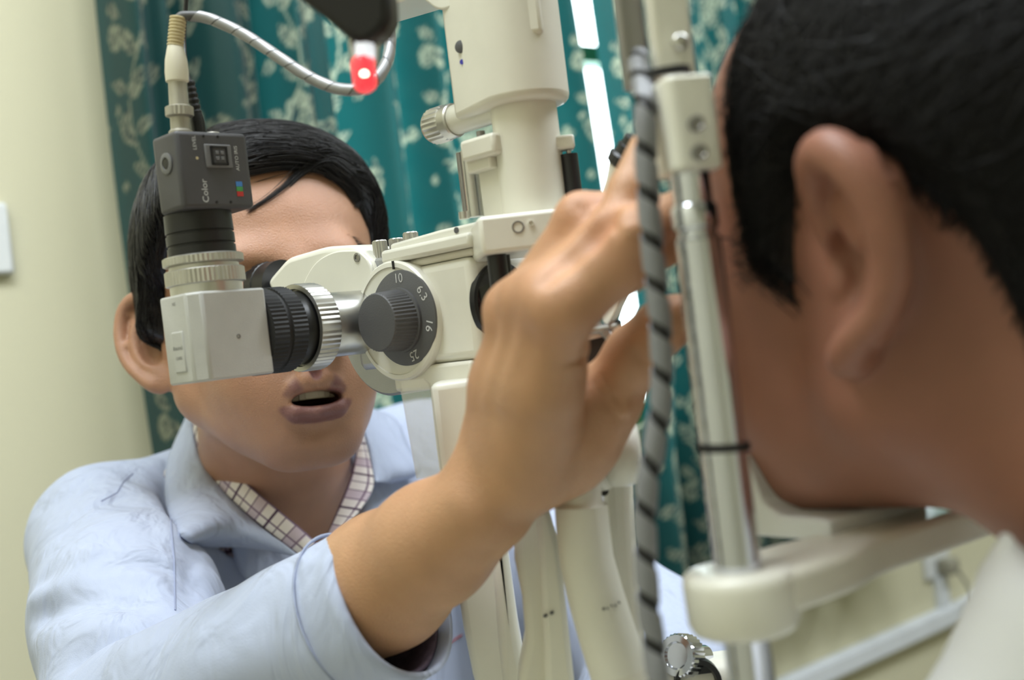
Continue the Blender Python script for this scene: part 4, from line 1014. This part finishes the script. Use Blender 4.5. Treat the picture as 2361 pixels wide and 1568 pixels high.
def lock(pix, n, spread, r0=.00028, seed=0):
    """a loose lock of hair through measured points"""
    rr = np.random.default_rng(seed); pts = []
    for x, y, d in pix:                                                  # lie on the skin or the hair
        ds = np.arange(.68, .90, .001); w = np.array([dl(P(x, y, t)) for t in ds]); f = np.minimum(sample_grid(fd, noear, w), sample_grid(hc, hc.f, w)); k = np.argmax(f < .0015) if (f < .0015).any() else int(np.argmin(f))
        pts.append(P(x, y, ds[k]))
    pts = [pts[0]] + [pts[i] * .6 + (pts[i - 1] + pts[i + 1]) * .2 for i in range(1, len(pts) - 1)] + [pts[-1]]; base = np.array(catmull(pts, 6)); out = []
    for _ in range(n):
        o0 = rr.normal(size=3) * spread; o1 = rr.normal(size=3) * spread * .35; t = np.linspace(0, 1, len(base))[:, None]
        out.append(base + o0 * (1 - t) + o1 * t + np.sin(t * 5 + rr.random() * 6) * .0004)
    return strand_mesh(np.stack(out), r0)
lk = [lock([(800, 395, .775), (770, 366, .765), (730, 368, .755), (690, 398, .748), (655, 430, .745), (620, 460, .745), (572, 486, .746)], 70, .0030, seed=1),
      lock([(560, 372, .79), (620, 352, .78), (690, 352, .775), (760, 372, .775), (806, 410, .78), (832, 462, .788)], 80, .0035, seed=2),
      lock([(540, 395, .78), (600, 385, .768), (660, 378, .762), (730, 380, .762), (790, 420, .772), (820, 470, .782)], 80, .0035, seed=3),
      lock([(760, 380, .77), (800, 405, .775), (828, 440, .785), (838, 466, .79), (820, 478, .79)], 30, .003, seed=4),
      lock([(600, 340, .80), (680, 335, .80), (760, 365, .80), (815, 430, .80), (850, 520, .81)], 60, .004, seed=5)]
capW = (cV @ DR.T + DH, cQ); stW = (sV @ DR.T + DH, sQ)
hv, hq = cat(capW, stW, *lk)
mesh_obj('hair', hv, hq, 'hair_black', doc)
# eyebrows
for s in (-1, 1):
    bp_ = []
    for k in range(140):
        t = rg.random(); x = s * (.014 + .036 * t); z = .0235 + .006 * math.sin(t * 2.6) + rg.normal() * .0016; y = float(np.interp(abs(x), [0, .02, .035, .05], [.0905, .0895, .0845, .072]))
        p0 = np.array([x, y, z]); dr = np.array([s * .8, -.25 - .3 * t, .35 - .5 * t]); bp_.append([dw(p0 + dr * .0022 * j + np.array([0, .0012 * (j > 0), 0])) for j in range(5)])
    bV, bQ = strand_mesh(np.array(bp_), .00022); mesh_obj('eyebrow', bV, bQ, 'hair_black', doc)
# teeth
tp_ = []
for k in range(8):
    t = (k - 3.5) / 4; c = np.array([t * .0170, .0865 - .009 * t * t, -.0682]); w = .0024 if abs(t) > .3 else .0028
    fwd = nrm((t * .6, 1, 0)); sid = np.array([fwd[1], -fwd[0], 0])
    bx = frame_box(c, (sid, fwd, ZA), (-w, -.003, -.0035), (w, .0, .006)); tp_.append(bx)
for bx in tp_: obj('tooth', ([dw(v) for v in bx[0]], bx[1]), 'teeth', doc, bev=.0008)
eye_parts(doc, dw)

# right arm and hand
EL = P(330, 1680, .64); WR = P(1120, 1160, .505); MF = P(890, 1338, .562)
hf = Field((-.285, .40, .955), (.075, .70, 1.29), .0015)
def H(px, py, d): return P(px, py, d)
fo = [EL, EL * .6 + MF * .4, MF, MF * .5 + WR * .5, WR]
hf.chain(fo, [.030, .031, .0310, .0262, .0218], .012)
MC = {'i': H(1188, 724, .474), 'm': H(1226, 702, .457), 'r': H(1268, 694, .444), 'p': H(1304, 716, .436)}
W4 = {'i': H(1115, 1075, .508), 'm': H(1145, 1082, .500), 'r': H(1178, 1090, .494), 'p': H(1212, 1100, .490)}
for q in 'imrp': hf.chain([W4[q], W4[q] * .45 + MC[q] * .55 + np.array([0, 0, 0]), MC[q]], [.0135, .0115, .0098], .009)
hf.chain([H(1220, 1090, .497), H(1255, 960, .475), H(1290, 800, .455)], [.0125, .0120, .0100], .010)      # outer edge of the palm
hf.ell(H(1225, 950, .487), (.016, .012, .034), .014)
FG = [('i', [(1188, 724, .474), (1340, 505, .462), (1432, 478, .470), (1492, 500, .478)], [.0105, .0092, .0080, .0062]),
      ('m', [(1226, 702, .457), (1415, 545, .442), (1450, 440, .447), (1486, 338, .455)], [.0105, .0093, .0082, .0062]),
      ('r', [(1268, 694, .444), (1462, 545, .428), (1530, 500, .440), (1568, 470, .452)], [.0108, .0094, .0080, .0062]),
      ('p', [(1304, 716, .436), (1440, 615, .432), (1525, 575, .446), (1570, 560, .456)], [.0100, .0085, .0072, .0058])]
for q, pts, rs in FG:
    pp = [H(*t) for t in pts]
    hf.chain(pp[:2], rs[:2], .009)
    hf.chain(pp[1:], rs[1:], .0025)
    hf.ell(pp[1], np.full(3, rs[1] + .0006), .006)
    hf.ell(pp[0] + np.array([-.002, -.002, .003]), np.full(3, .0085), .008)
# thumb and its ball
hf.chain([H(1235, 1100, .505), H(1345, 985, .500), H(1395, 925, .495), H(1465, 815, .484), H(1528, 752, .474), H(1562, 722, .470)], [.0140, .0160, .0142, .0112, .0098, .0076], .008)
hf.ell(H(1322, 1010, .502), (.015, .014, .022), .014)
# tendons
for q in 'imr': hf.chain([W4[q] * .6 + MC[q] * .4 + np.array([-.006, -.011, .004]), MC[q] + np.array([-.004, -.008, .002])], [.0022, .0034], .005)
def hsurf(px, py):
    ds = np.arange(.38, .60, .0008); w = np.array([P(px, py, t) for t in ds]); f = sample_grid(hf, hf.f, w); return P(px, py, ds[np.argmax(f < 0)])
for pl_ in ([(1372, 880), (1398, 925), (1425, 965)], [(1392, 868), (1418, 915), (1440, 945)], [(1300, 838), (1345, 826), (1385, 832)], [(1455, 795), (1476, 822), (1488, 850)]):   # creases of thumb and palm edge
    cq = [hsurf(x, y) for x, y in pl_]; hf.chain(cq, [.0006, .0011, .0006], .0016, 'sub')
for (px, py) in ((1340, 486), (1412, 522), (1452, 528)):                  # folds over the finger joints
    for k in (-1, 0, 1):
        cq = [hsurf(px + k * 9 - 9, py + k * 9 - 12), hsurf(px + k * 9 + 9, py + k * 9 + 10)]; hf.chain(cq, [.0005, .0005], .0012, 'sub')
hf.chain([hsurf(x, y) for x, y in ((1258, 648), (1312, 592), (1362, 545), (1398, 508))], [.0010, .0030, .0042, .0045], .006, 'sub')      # gap between the first two fingers
aV, aQ = hf.mesh(); aV = relax(aV, aQ, 3, .5)
aC = skin_color(aV, (190, 145, 110))
for q, pts, rs in FG:                                                   # redder knuckles
    for pt in (pts[0], pts[1]):
        w = np.exp(-(np.linalg.norm(aV - H(*pt), axis=1) / .012) ** 2)[:, None] * .35; aC = aC * (1 - w) + np.array(srgb((205, 132, 104))[:3]) * w
# torso under the clothes
RS, LS = P(240, 1235, .88), P(985, 1085, 1.08); MS = (RS + LS) / 2
TRT = nrm((RS - LS) * np.array([1, 1, 0])); TFW = np.array([-TRT[1], TRT[0], 0]); TFW = TFW if TFW[1] < 0 else -TFW
PEL = np.array([MS[0], MS[1], .60]) - TFW * .10
tf = Field((-.55, .60, .42), (.30, 1.45, 1.16), .009)
TM = np.stack([TRT, TFW, ZA], 1)
tf.cap(NECK_D, MS - ZA * .06, .055, .07, .03); tf.ell(MS - ZA * .16, (.15, .085, .17), .03, M=TM); tf.cap(MS - ZA * .2, PEL, .11, .12, .05); tf.cap(RS, LS, .04, .04, .03)
tf.cap(RS, EL, .040, .029, .02)
tV, tQ = tf.mesh(); tC = np.tile(np.array(srgb((190, 145, 110))[:3]), (len(tV), 1))
n0 = len(headD[0]); n1 = n0 + len(aV)
V = np.concatenate([headD[0], aV, tV]); Q = np.concatenate([hQ, aQ + n0, tQ + n1]); C = np.concatenate([hC, aC, tC])
union_mesh('body', [(headD[0], hQ, hC), (tV, tQ, tC), (aV, aQ, aC)], 'skin_doctor', doc)

# ------------------------------------------------------------------ white coat and checked shirt
def cloth_mat(name, rgb, rough=.8, folds=.75):
    m = mat(name, rgb, rough, var=.02, scale=14, bump=.2, bscale=1400, sheen=.1)
    N = m.node_tree.nodes; L = m.node_tree.links; fine = next(n for n in N if n.type == 'BUMP')
    tc = N.new('ShaderNodeTexCoord'); mp = N.new('ShaderNodeMapping'); mp.inputs['Rotation'].default_value = (.4, .9, .6); mp.inputs['Scale'].default_value = (1, 1, .3); L.new(tc.outputs['Object'], mp.inputs[0])
    nz = N.new('ShaderNodeTexNoise'); nz.inputs['Scale'].default_value = 32; nz.inputs['Detail'].default_value = 3; nz.inputs['Distortion'].default_value = .6; L.new(mp.outputs[0], nz.inputs['Vector'])
    bp = N.new('ShaderNodeBump'); bp.inputs['Strength'].default_value = folds; bp.inputs['Distance'].default_value = .012; L.new(nz.outputs['Fac'], bp.inputs['Height']); L.new(bp.outputs[0], fine.inputs['Normal'])
    return m
cloth_mat('coat_cloth', (180, 189, 213))
cloth_mat('coat_seam', (164, 173, 198))
def plaid():
    m = bpy.data.materials.new('plaid_shirt'); m.use_nodes = True; nt = m.node_tree; N = nt.nodes; L = nt.links; b = N['Principled BSDF']
    b.inputs['Roughness'].default_value = .8
    at = N.new('ShaderNodeAttribute'); at.attribute_name = 'cloth'
    sp = N.new('ShaderNodeSeparateXYZ'); L.new(at.outputs['Vector'], sp.inputs[0])
    def lines(out, freq, width, ph=0.0):
        a = N.new('ShaderNodeMath'); a.operation = 'MULTIPLY_ADD'; a.inputs[1].default_value = freq; a.inputs[2].default_value = ph; L.new(out, a.inputs[0])
        f = N.new('ShaderNodeMath'); f.operation = 'FRACT'; L.new(a.outputs[0], f.inputs[0])
        l = N.new('ShaderNodeMath'); l.operation = 'LESS_THAN'; l.inputs[1].default_value = width; L.new(f.outputs[0], l.inputs[0]); return l.outputs[0]
    def mixc(fac, c1, col):
        mx = N.new('ShaderNodeMix'); mx.data_type = 'RGBA'; L.new(fac, mx.inputs[0]); mx.inputs[7].default_value = srgb(col)
        if isinstance(c1, tuple): mx.inputs[6].default_value = c1
        else: L.new(c1, mx.inputs[6])
        return mx.outputs[2]
    c = srgb((226, 218, 214))
    c = mixc(lines(sp.outputs[0], 26, .30), c, (196, 180, 190)); c = mixc(lines(sp.outputs[1], 26, .34, .3), c, (186, 168, 182))
    c = mixc(lines(sp.outputs[0], 104, .12), c, (120, 98, 118)); c = mixc(lines(sp.outputs[1], 104, .12), c, (120, 98, 118))
    c = mixc(lines(sp.outputs[0], 26, .06, .5), c, (84, 62, 84)); c = mixc(lines(sp.outputs[1], 26, .06, .6), c, (84, 62, 84))
    L.new(c, b.inputs['Base Color']); MATS['plaid_shirt'] = m
plaid()
mat('shirt_inside', (92, 78, 92), .85, var=.3, scale=260)

LE = P(1528, 1520, .90)
cf_ = Field((-.52, .56, .50), (.30, 1.38, 1.22), .0038)
cf_.ell(MS - ZA * .15 + TFW * .005, (.178, .115, .20), .03, M=TM)
cf_.cap(MS - ZA * .25 + TFW * .01, PEL, .125, .14, .05)
cf_.chain([RS + TRT * .0 + ZA * -.004, MS + ZA * .012 - TFW * .01, LS], [.050, .058, .056], .03)
cf_.chain([NECK_D - TFW * .025, MS + ZA * .0], [.060, .072], .04)
RSO = RS + np.array([0, -.004, 0])
cf_.chain([RSO, RSO * .5 + EL * .5 + np.array([.006, .0, -.002]), EL + np.array([.0, .004, -.006])], [.052, .058, .051], .02)
cf_.chain([LS, LE, P(1470, 1760, .74)], [.064, .056, .05], .02)
def march(fd, px, py, d0=.5, d1=1.35):
    d = np.arange(d0, d1, .0015); p = np.array([P(px, py, t) for t in d]); f = sample_grid(fd, fd.f, p)
    lo = fd.lo + 3 * fd.h; hi = fd.lo + (fd.n - 4) * fd.h; ok = ((p > lo) & (p < hi)).all(1) & (f < 0)
    return d[np.argmax(ok)] if ok.any() else None
solid = cf_.f.copy()
DEP = {}
def sd(px, py, off=0.0):
    """point of the coat front in a line of sight, lifted a little off the cloth"""
    q = march(cf_solid, px, py); return P(px, py, (q if q else 1.0) - off)
class _S: pass
cf_solid = _S(); cf_solid.f = solid; cf_solid.lo = cf_.lo; cf_solid.h = cf_.h; cf_solid.n = cf_.n
# neck opening: round the neck and down the front
NB = dw((0, -.03, -.06))
cf_.chain([NB, NECK_D - (NB - NECK_D) * .15], [.064, .066], .006, 'sub')
vtop, vbot = sd(655, 1120), sd(735, 1300)
cf_.chain([vtop + TFW * .02 + ZA * .03, vtop + TFW * .01, vbot + TFW * .012], [.058, .052, .014], .006, 'sub')
kV, kQ = cf_.mesh(); kV = relax(kV, kQ, 3, .5)
def normals(V, Q):
    n = np.cross(V[Q[:, 2]] - V[Q[:, 0]], V[Q[:, 3]] - V[Q[:, 1]]); N_ = np.zeros_like(V)
    for k in range(4): np.add.at(N_, Q[:, k], n)
    return N_ / np.maximum(np.linalg.norm(N_, axis=1), 1e-12)[:, None]
def fold(V, a, b, amp, wid, n=None):
    """one raised fold of cloth between two points"""
    ab = b - a; t = np.clip((V - a) @ ab / (ab @ ab), 0, 1); d = np.linalg.norm(V - a - t[:, None] * ab, axis=1)
    return amp * np.exp(-(d / wid) ** 2) * np.sin(np.clip(t, .02, .98) * math.pi) ** .5
kN = normals(kV, kQ)
disp = .0018 * wrinkle(kV, 28, 21) + .0007 * wrinkle(kV, 70, 22)
for (x0, y0, x1, y1, am, wd) in [(75, 1385, 360, 1345, .012, .008), (90, 1345, 380, 1310, -.007, .007), (90, 1300, 330, 1200, .006, .009), (120, 1250, 300, 1150, -.005, .007), (85, 1425, 330, 1400, -.011, .009), (150, 1230, 380, 1260, -.004, .006), (180, 1280, 390, 1300, .005, .006),
                                 (80, 1480, 330, 1470, .008, .012), (150, 1545, 350, 1500, -.006, .010), (400, 1100, 440, 1420, -.006, .010), (330, 1090, 400, 1330, .005, .014), (200, 1110, 330, 1150, .004, .012), (450, 1300, 520, 1400, .005, .010), (500, 1280, 580, 1390, -.004, .010)]:
    q0, q1 = march(cf_solid, x0, y0), march(cf_solid, x1, y1)
    if q0 and q1: disp += fold(kV, P(x0, y0, q0), P(x1, y1, q1), am, wd)
kV = kV + kN * disp[:, None]
coat = mesh_obj('white_coat', kV, kQ, 'coat_cloth', doc)
# shirt seen in the neck opening: a slimmer layer under the coat
sf = Field((-.45, .66, .78), (.12, 1.20, 1.20), .004)
sf.ell(MS - ZA * .15 + TFW * .003, (.170, .108, .195), .03, M=TM)
sf.chain([RS, MS + ZA * .006 - TFW * .01, LS], [.050, .054, .050], .03); sf.chain([NECK_D - TFW * .025, MS], [.060, .064], .04)
sf.chain([NB, NECK_D - (NB - NECK_D) * .15], [.0595, .061], .004, 'sub')
sf.chain([vtop + TFW * .03 + ZA * .03, vtop + TFW * .02, vbot + TFW * .004 + ZA * .02], [.052, .040, .006], .004, 'sub')
shV, shQ = sf.mesh(); shV = relax(shV, shQ, 2, .5)
def cloth_attr(o, UV):
    a = o.data.attributes.new('cloth', 'FLOAT_VECTOR', 'POINT'); a.data.foreach_set('vector', np.asarray(UV, np.float32).ravel())
shirt = mesh_obj('checked_shirt', shV, shQ, 'plaid_shirt', doc)
cloth_attr(shirt, np.stack([(shV - MS) @ TRT, (shV - MS) @ ZA, np.zeros(len(shV))], 1))
def leafs(name, inner, outer, material, parent, n=28, m=9, bulge=.004, th=.0016, uv=True):
    """a turned-down leaf of cloth between two edges"""
    I = np.array(catmull(inner, 12)); O_ = np.array(catmull(outer, 12))
    def rs(c, k):
        s = np.concatenate([[0], np.cumsum(np.linalg.norm(np.diff(c, axis=0), axis=1))]); s /= s[-1]; t = np.linspace(0, 1, k); return np.stack([np.interp(t, s, c[:, j]) for j in range(3)], 1)
    I, O_ = rs(I, n), rs(O_, n); u = np.linspace(0, 1, m)[None, :, None]
    G = I[:, None] * (1 - u) + O_[:, None] * u
    ce = C0 - G; ce /= np.linalg.norm(ce, axis=2)[..., None]
    G = G + ce * (bulge * np.sin(u * math.pi * .85 + .15))
    idx = np.arange(n * m).reshape(n, m); Q = np.stack([idx[:-1, :-1], idx[:-1, 1:], idx[1:, 1:], idx[1:, :-1]], -1).reshape(-1, 4)
    o = mesh_obj(name, G.reshape(-1, 3), Q, material, parent)
    md = o.modifiers.new('thickness', 'SOLIDIFY'); md.thickness = th; md.offset = 0
    if uv:
        w = np.linalg.norm(I - O_, axis=1).mean(); l = np.concatenate([[0], np.cumsum(np.linalg.norm(np.diff(I, axis=0), axis=1))])
        U_ = np.repeat(l[:, None], m, 1); Vv = np.repeat(np.linspace(0, w, m)[None], n, 0); cloth_attr(o, np.stack([U_, Vv, 0 * U_], -1).reshape(-1, 3))
    return o
def cpt(L, off): return [sd(x, y, off) for x, y in L]
def dpt(L): return [P(x, y, d) for x, y, d in L]
# shirt collar, both sides
leafs('shirt_collar', dpt([(448, 945, .905), (462, 985, .885), (500, 1045, .860), (570, 1115, .838), (640, 1175, .822), (700, 1225, .812), (738, 1262, .808)]),
      dpt([(436, 990, .900), (458, 1058, .876), (505, 1125, .850), (560, 1178, .832), (600, 1212, .822), (655, 1255, .812), (702, 1290, .806)]), 'plaid_shirt', doc, bulge=.005)
leafs('shirt_collar', dpt([(818, 990, .93), (822, 1040, .905), (812, 1090, .880), (790, 1150, .855), (765, 1210, .832), (745, 1255, .815)]),
      dpt([(832, 985, .93), (850, 1050, .900), (861, 1118, .868), (838, 1165, .845), (795, 1220, .822), (757, 1272, .808)]), 'plaid_shirt', doc, bulge=.004)
leafs('collar_band', dpt([(470, 985, .90), (530, 1075, .868), (610, 1155, .838), (690, 1228, .820), (736, 1268, .815)]), dpt([(600, 1190, .832), (630, 1225, .826), (660, 1250, .820), (690, 1280, .814), (715, 1300, .810)]), 'shirt_inside', doc, bulge=.0)
# coat collar and lapels
leafs('coat_collar', dpt([(438, 942, .905), (455, 1040, .872), (505, 1125, .845), (575, 1195, .823), (640, 1245, .808), (690, 1285, .800)]),
      [sd(432, 958, .016), sd(392, 1050, .014), sd(380, 1130, .012), sd(395, 1200, .012), sd(430, 1245, .012), sd(480, 1260, .012), sd(562, 1250, .012)], 'coat_cloth', coat, bulge=.005, uv=False)
leafs('lapel', [sd(590, 1225, .013), sd(640, 1258, .013), sd(690, 1292, .013), sd(730, 1340, .013), sd(780, 1430, .013)], [sd(532, 1246, .008), sd(545, 1300, .008), sd(566, 1334, .008), sd(612, 1348, .008), sd(690, 1490, .008)], 'coat_cloth', coat, bulge=.003, uv=False)
leafs('coat_collar', dpt([(832, 968, .945), (848, 1020, .918), (860, 1080, .890), (866, 1112, .872)]),
      [sd(850, 940, .020), sd(910, 966, .018), sd(945, 1040, .014), sd(968, 1090, .012), sd(902, 1112, .012)], 'coat_cloth', coat, bulge=.005, uv=False)
# forearm sleeve, open at the cuff
CUF = P(912, 1374, .563); sdir = nrm(CUF - EL)
def sleeve(name, c0, c1, r0, r1, th, material, parent, n=34, seg=64, wr=.0014, seed=4):
    V = []; Q = []; u, v = perp(c1 - c0); rgs = np.random.default_rng(seed); ph = rgs.random(8) * 6.28
    def ring(t, inner):
        c = c0 + (c1 - c0) * t; r = r0 + (r1 - r0) * t - (th if inner else 0)
        out = []
        for k in range(seg):
            a = 2 * math.pi * k / seg
            w = wr * (1.2 - t) * (math.sin(3 * a + 9 * t + ph[0]) + .7 * math.sin(5 * a - 14 * t + ph[1]) + .5 * math.sin(2 * a + 23 * t + ph[2])) + (.0006 if (t > .955 and not inner) else 0)
            out.append(c + (u * math.cos(a) + v * math.sin(a)) * (r + w))
        return out
    for i in range(n + 1): V += ring(i / n, False)
    for i in range(n + 1): V += ring(1 - i / n, True)
    m = 2 * (n + 1)
    for i in range(m):
        for k in range(seg):
            a = i * seg + k; b = i * seg + (k + 1) % seg; j = (i + 1) % m
            Q.append((a, b, j * seg + (k + 1) % seg, j * seg + k))
    o = mesh_obj(name, np.array(V), np.array(Q), material, parent); return o
slv = sleeve('sleeve', EL - sdir * .045 - ZA * .008, CUF, .055, .0405, .0022, 'coat_cloth', coat, wr=.0022)
sleeve('cuff_hem', CUF - sdir * .0255, CUF - sdir * .0245, .0432, .0430, .0008, 'coat_seam', slv, n=3, wr=.0003)
ss = sleeve('shirt_sleeve', CUF - sdir * .06, CUF - sdir * .006, .0375, .0370, .0015, 'shirt_inside', doc, n=12, wr=.0008)
# seams
from mathutils.bvhtree import BVHTree
_bvh = BVHTree.FromPolygons([tuple(v) for v in kV], [tuple(int(i) for i in q) for q in kQ])
def on_coat(px, py):
    r = nrm(ray(px, py)); h = _bvh.ray_cast(Vector(C0), Vector(r)); return np.array(h[0]) - r * .0003
def seam(pix, r=.0006):
    pts = []
    for i in range(len(pix) - 1):
        for k in range(10): t = k / 10; pts.append(on_coat(pix[i][0] * (1 - t) + pix[i + 1][0] * t, pix[i][1] * (1 - t) + pix[i + 1][1] * t))
    return tube(pts, r, 6)
mat('seam_thread', (150, 158, 186), .8)

for pix in ([(306, 1092), (284, 1112), (270, 1136), (230, 1158)], [(384, 1085), (392, 1180), (402, 1290), (404, 1420)], [(1002, 1498), (1035, 1484), (1068, 1462)]):
    obj('seam', seam(pix), 'seam_thread' if pix[0][0] < 900 else 'mark_red', coat)

# ------------------------------------------------------------------ patient
PH = np.array([.1664, .4361, 1.2205]); PRM = rot3(math.radians(38.8), math.radians(5.8), math.radians(-2.8))
def pw(v): return PH + PRM @ np.asarray(v)
def plc(p): return PRM.T @ (np.asarray(p) - PH)
pat = thing('person', 'person with short black hair resting the chin on the chin rest', 'person', (.36, .15, 0))
NECK_P = pw((0, -.145, -.128))
fp, noearp, upp, lop = head_field(.0017, False, plc(NECK_P), [(-1, (-.069, -.006, -.004), .50, 1.12, .013, 1.45), (1, (.070, -.006, -.004), .6, 1.05)], rn=(.054, .058), zlo=-.24, ylo=-.25)
pV, pQ = fp.mesh(); pV = relax(pV, pQ, 2, .5); pC = skin_color(pV, (156, 111, 83), (140, 92, 84), upp, lop, .3)
LINE_P = [(0, .106), (25, .104), (38, .100), (46, .096), (53, .090), (57, .074), (59, .030), (61, -.012), (64, -.013), (67, .008), (71, .026), (80, .034), (100, .026), (116, .008), (128, -.022), (150, -.058), (180, -.072)]
hp = hair_cap(fp, noearp, LINE_P, .007, soft=.016, lift=lambda G: .005 * np.clip((.05 - G[..., 1]) / .06, 0, 1))
qV, qQ = hp.mesh(); qV = relax(qV, qQ, 3, .5)
keep = (hair_region(qV, LINE_P) > .001) & (sample_grid(fp, noearp, qV) > .0012)
def flow_p(p):
    cr_ = np.array([0, -.06, .11]); d = p - cr_; d[:, 2] -= .6 * np.linalg.norm(d, axis=1); d[:, 1] += .03; return d
st = strands(hp, hp.f, roots_on(qV, keep, 15000, 12), flow_p, 6, .0055, .0003, lift=.0014, jit=.13, seed=13, fall=.0012)
sV, sQ = strand_mesh(st, .00030)
v_, q_ = cat((qV, qQ), (sV, sQ)); mesh_obj('hair', v_ @ PRM.T + PH, q_, 'hair_soft', pat)
# torso under the shirt
PB = PRM @ np.array([0, 1.0, 0]); PB[2] = 0; PB = nrm(PB); PX = np.array([PB[1], -PB[0], 0])    # facing, right
SH = NECK_P - PB * .05 - ZA * .085
tp2 = Field((-.05, -.25, .40), (.80, .50, 1.16), .009); TP = np.stack([PX, PB, ZA], 1)
tp2.cap(NECK_P, SH, .060, .08, .03); tp2.ell(SH - ZA * .14 - PB * .05, (.15, .09, .18), .03, M=TP); tp2.cap(SH - ZA * .2 - PB * .08, SH - ZA * .48 - PB * .16, .11, .12, .05)
uV, uQ = tp2.mesh(); uC = np.tile(np.array(srgb((156, 111, 83))[:3]), (len(uV), 1)); n0 = len(pV)
union_mesh('body', [(pV @ PRM.T + PH, pQ, pC), (uV, uQ, uC)], 'skin_patient', pat)
eye_parts(pat, pw)

# shirt of pale grey cloth with a standing collar
mat('grey_shirt', (206, 206, 206), .85, var=.03, scale=20, bump=.15, bscale=900)
pf_ = Field((-.10, -.32, .45), (.85, .52, 1.20), .006)
SR = SH + PX * .17 - ZA * .015 - PB * .02; SLf = SH - PX * .17 - ZA * .015 - PB * .02
pf_.ell(SH - ZA * .15 - PB * .05, (.175, .115, .20), .03, M=TP); pf_.cap(SH - ZA * .22 - PB * .08, SH - ZA * .48 - PB * .16, .13, .14, .05)
pf_.chain([SR, SH - PB * .01, SLf], [.058, .07, .058], .03)
for s_, sh_ in ((1, SR), (-1, SLf)): pf_.chain([sh_, sh_ - ZA * .24 + PX * s_ * .05, sh_ - ZA * .27 + PB * .2], [.06, .056, .045], .03)
pf_.chain([P(2490, 1210, .375), P(2450, 1450, .362), P(2370, 1700, .362)], [.015, .024, .034], .02)
nax = nrm(pw((0, -.022, -.045)) - NECK_P)
pf_.cap(NECK_P - nax * .03, NECK_P + nax * .070, .090, .070, .02)
pf_.cap(NECK_P - nax * .0, NECK_P + nax * .16, .064, .066, .004, 'sub')
wV, wQ = pf_.mesh(); wV = relax(wV, wQ, 3, .5); wN = normals(wV, wQ); wV = wV + wN * (.002 * wrinkle(wV, 24, 31))[:, None]
mesh_obj('shirt', wV, wQ, 'grey_shirt', pat)
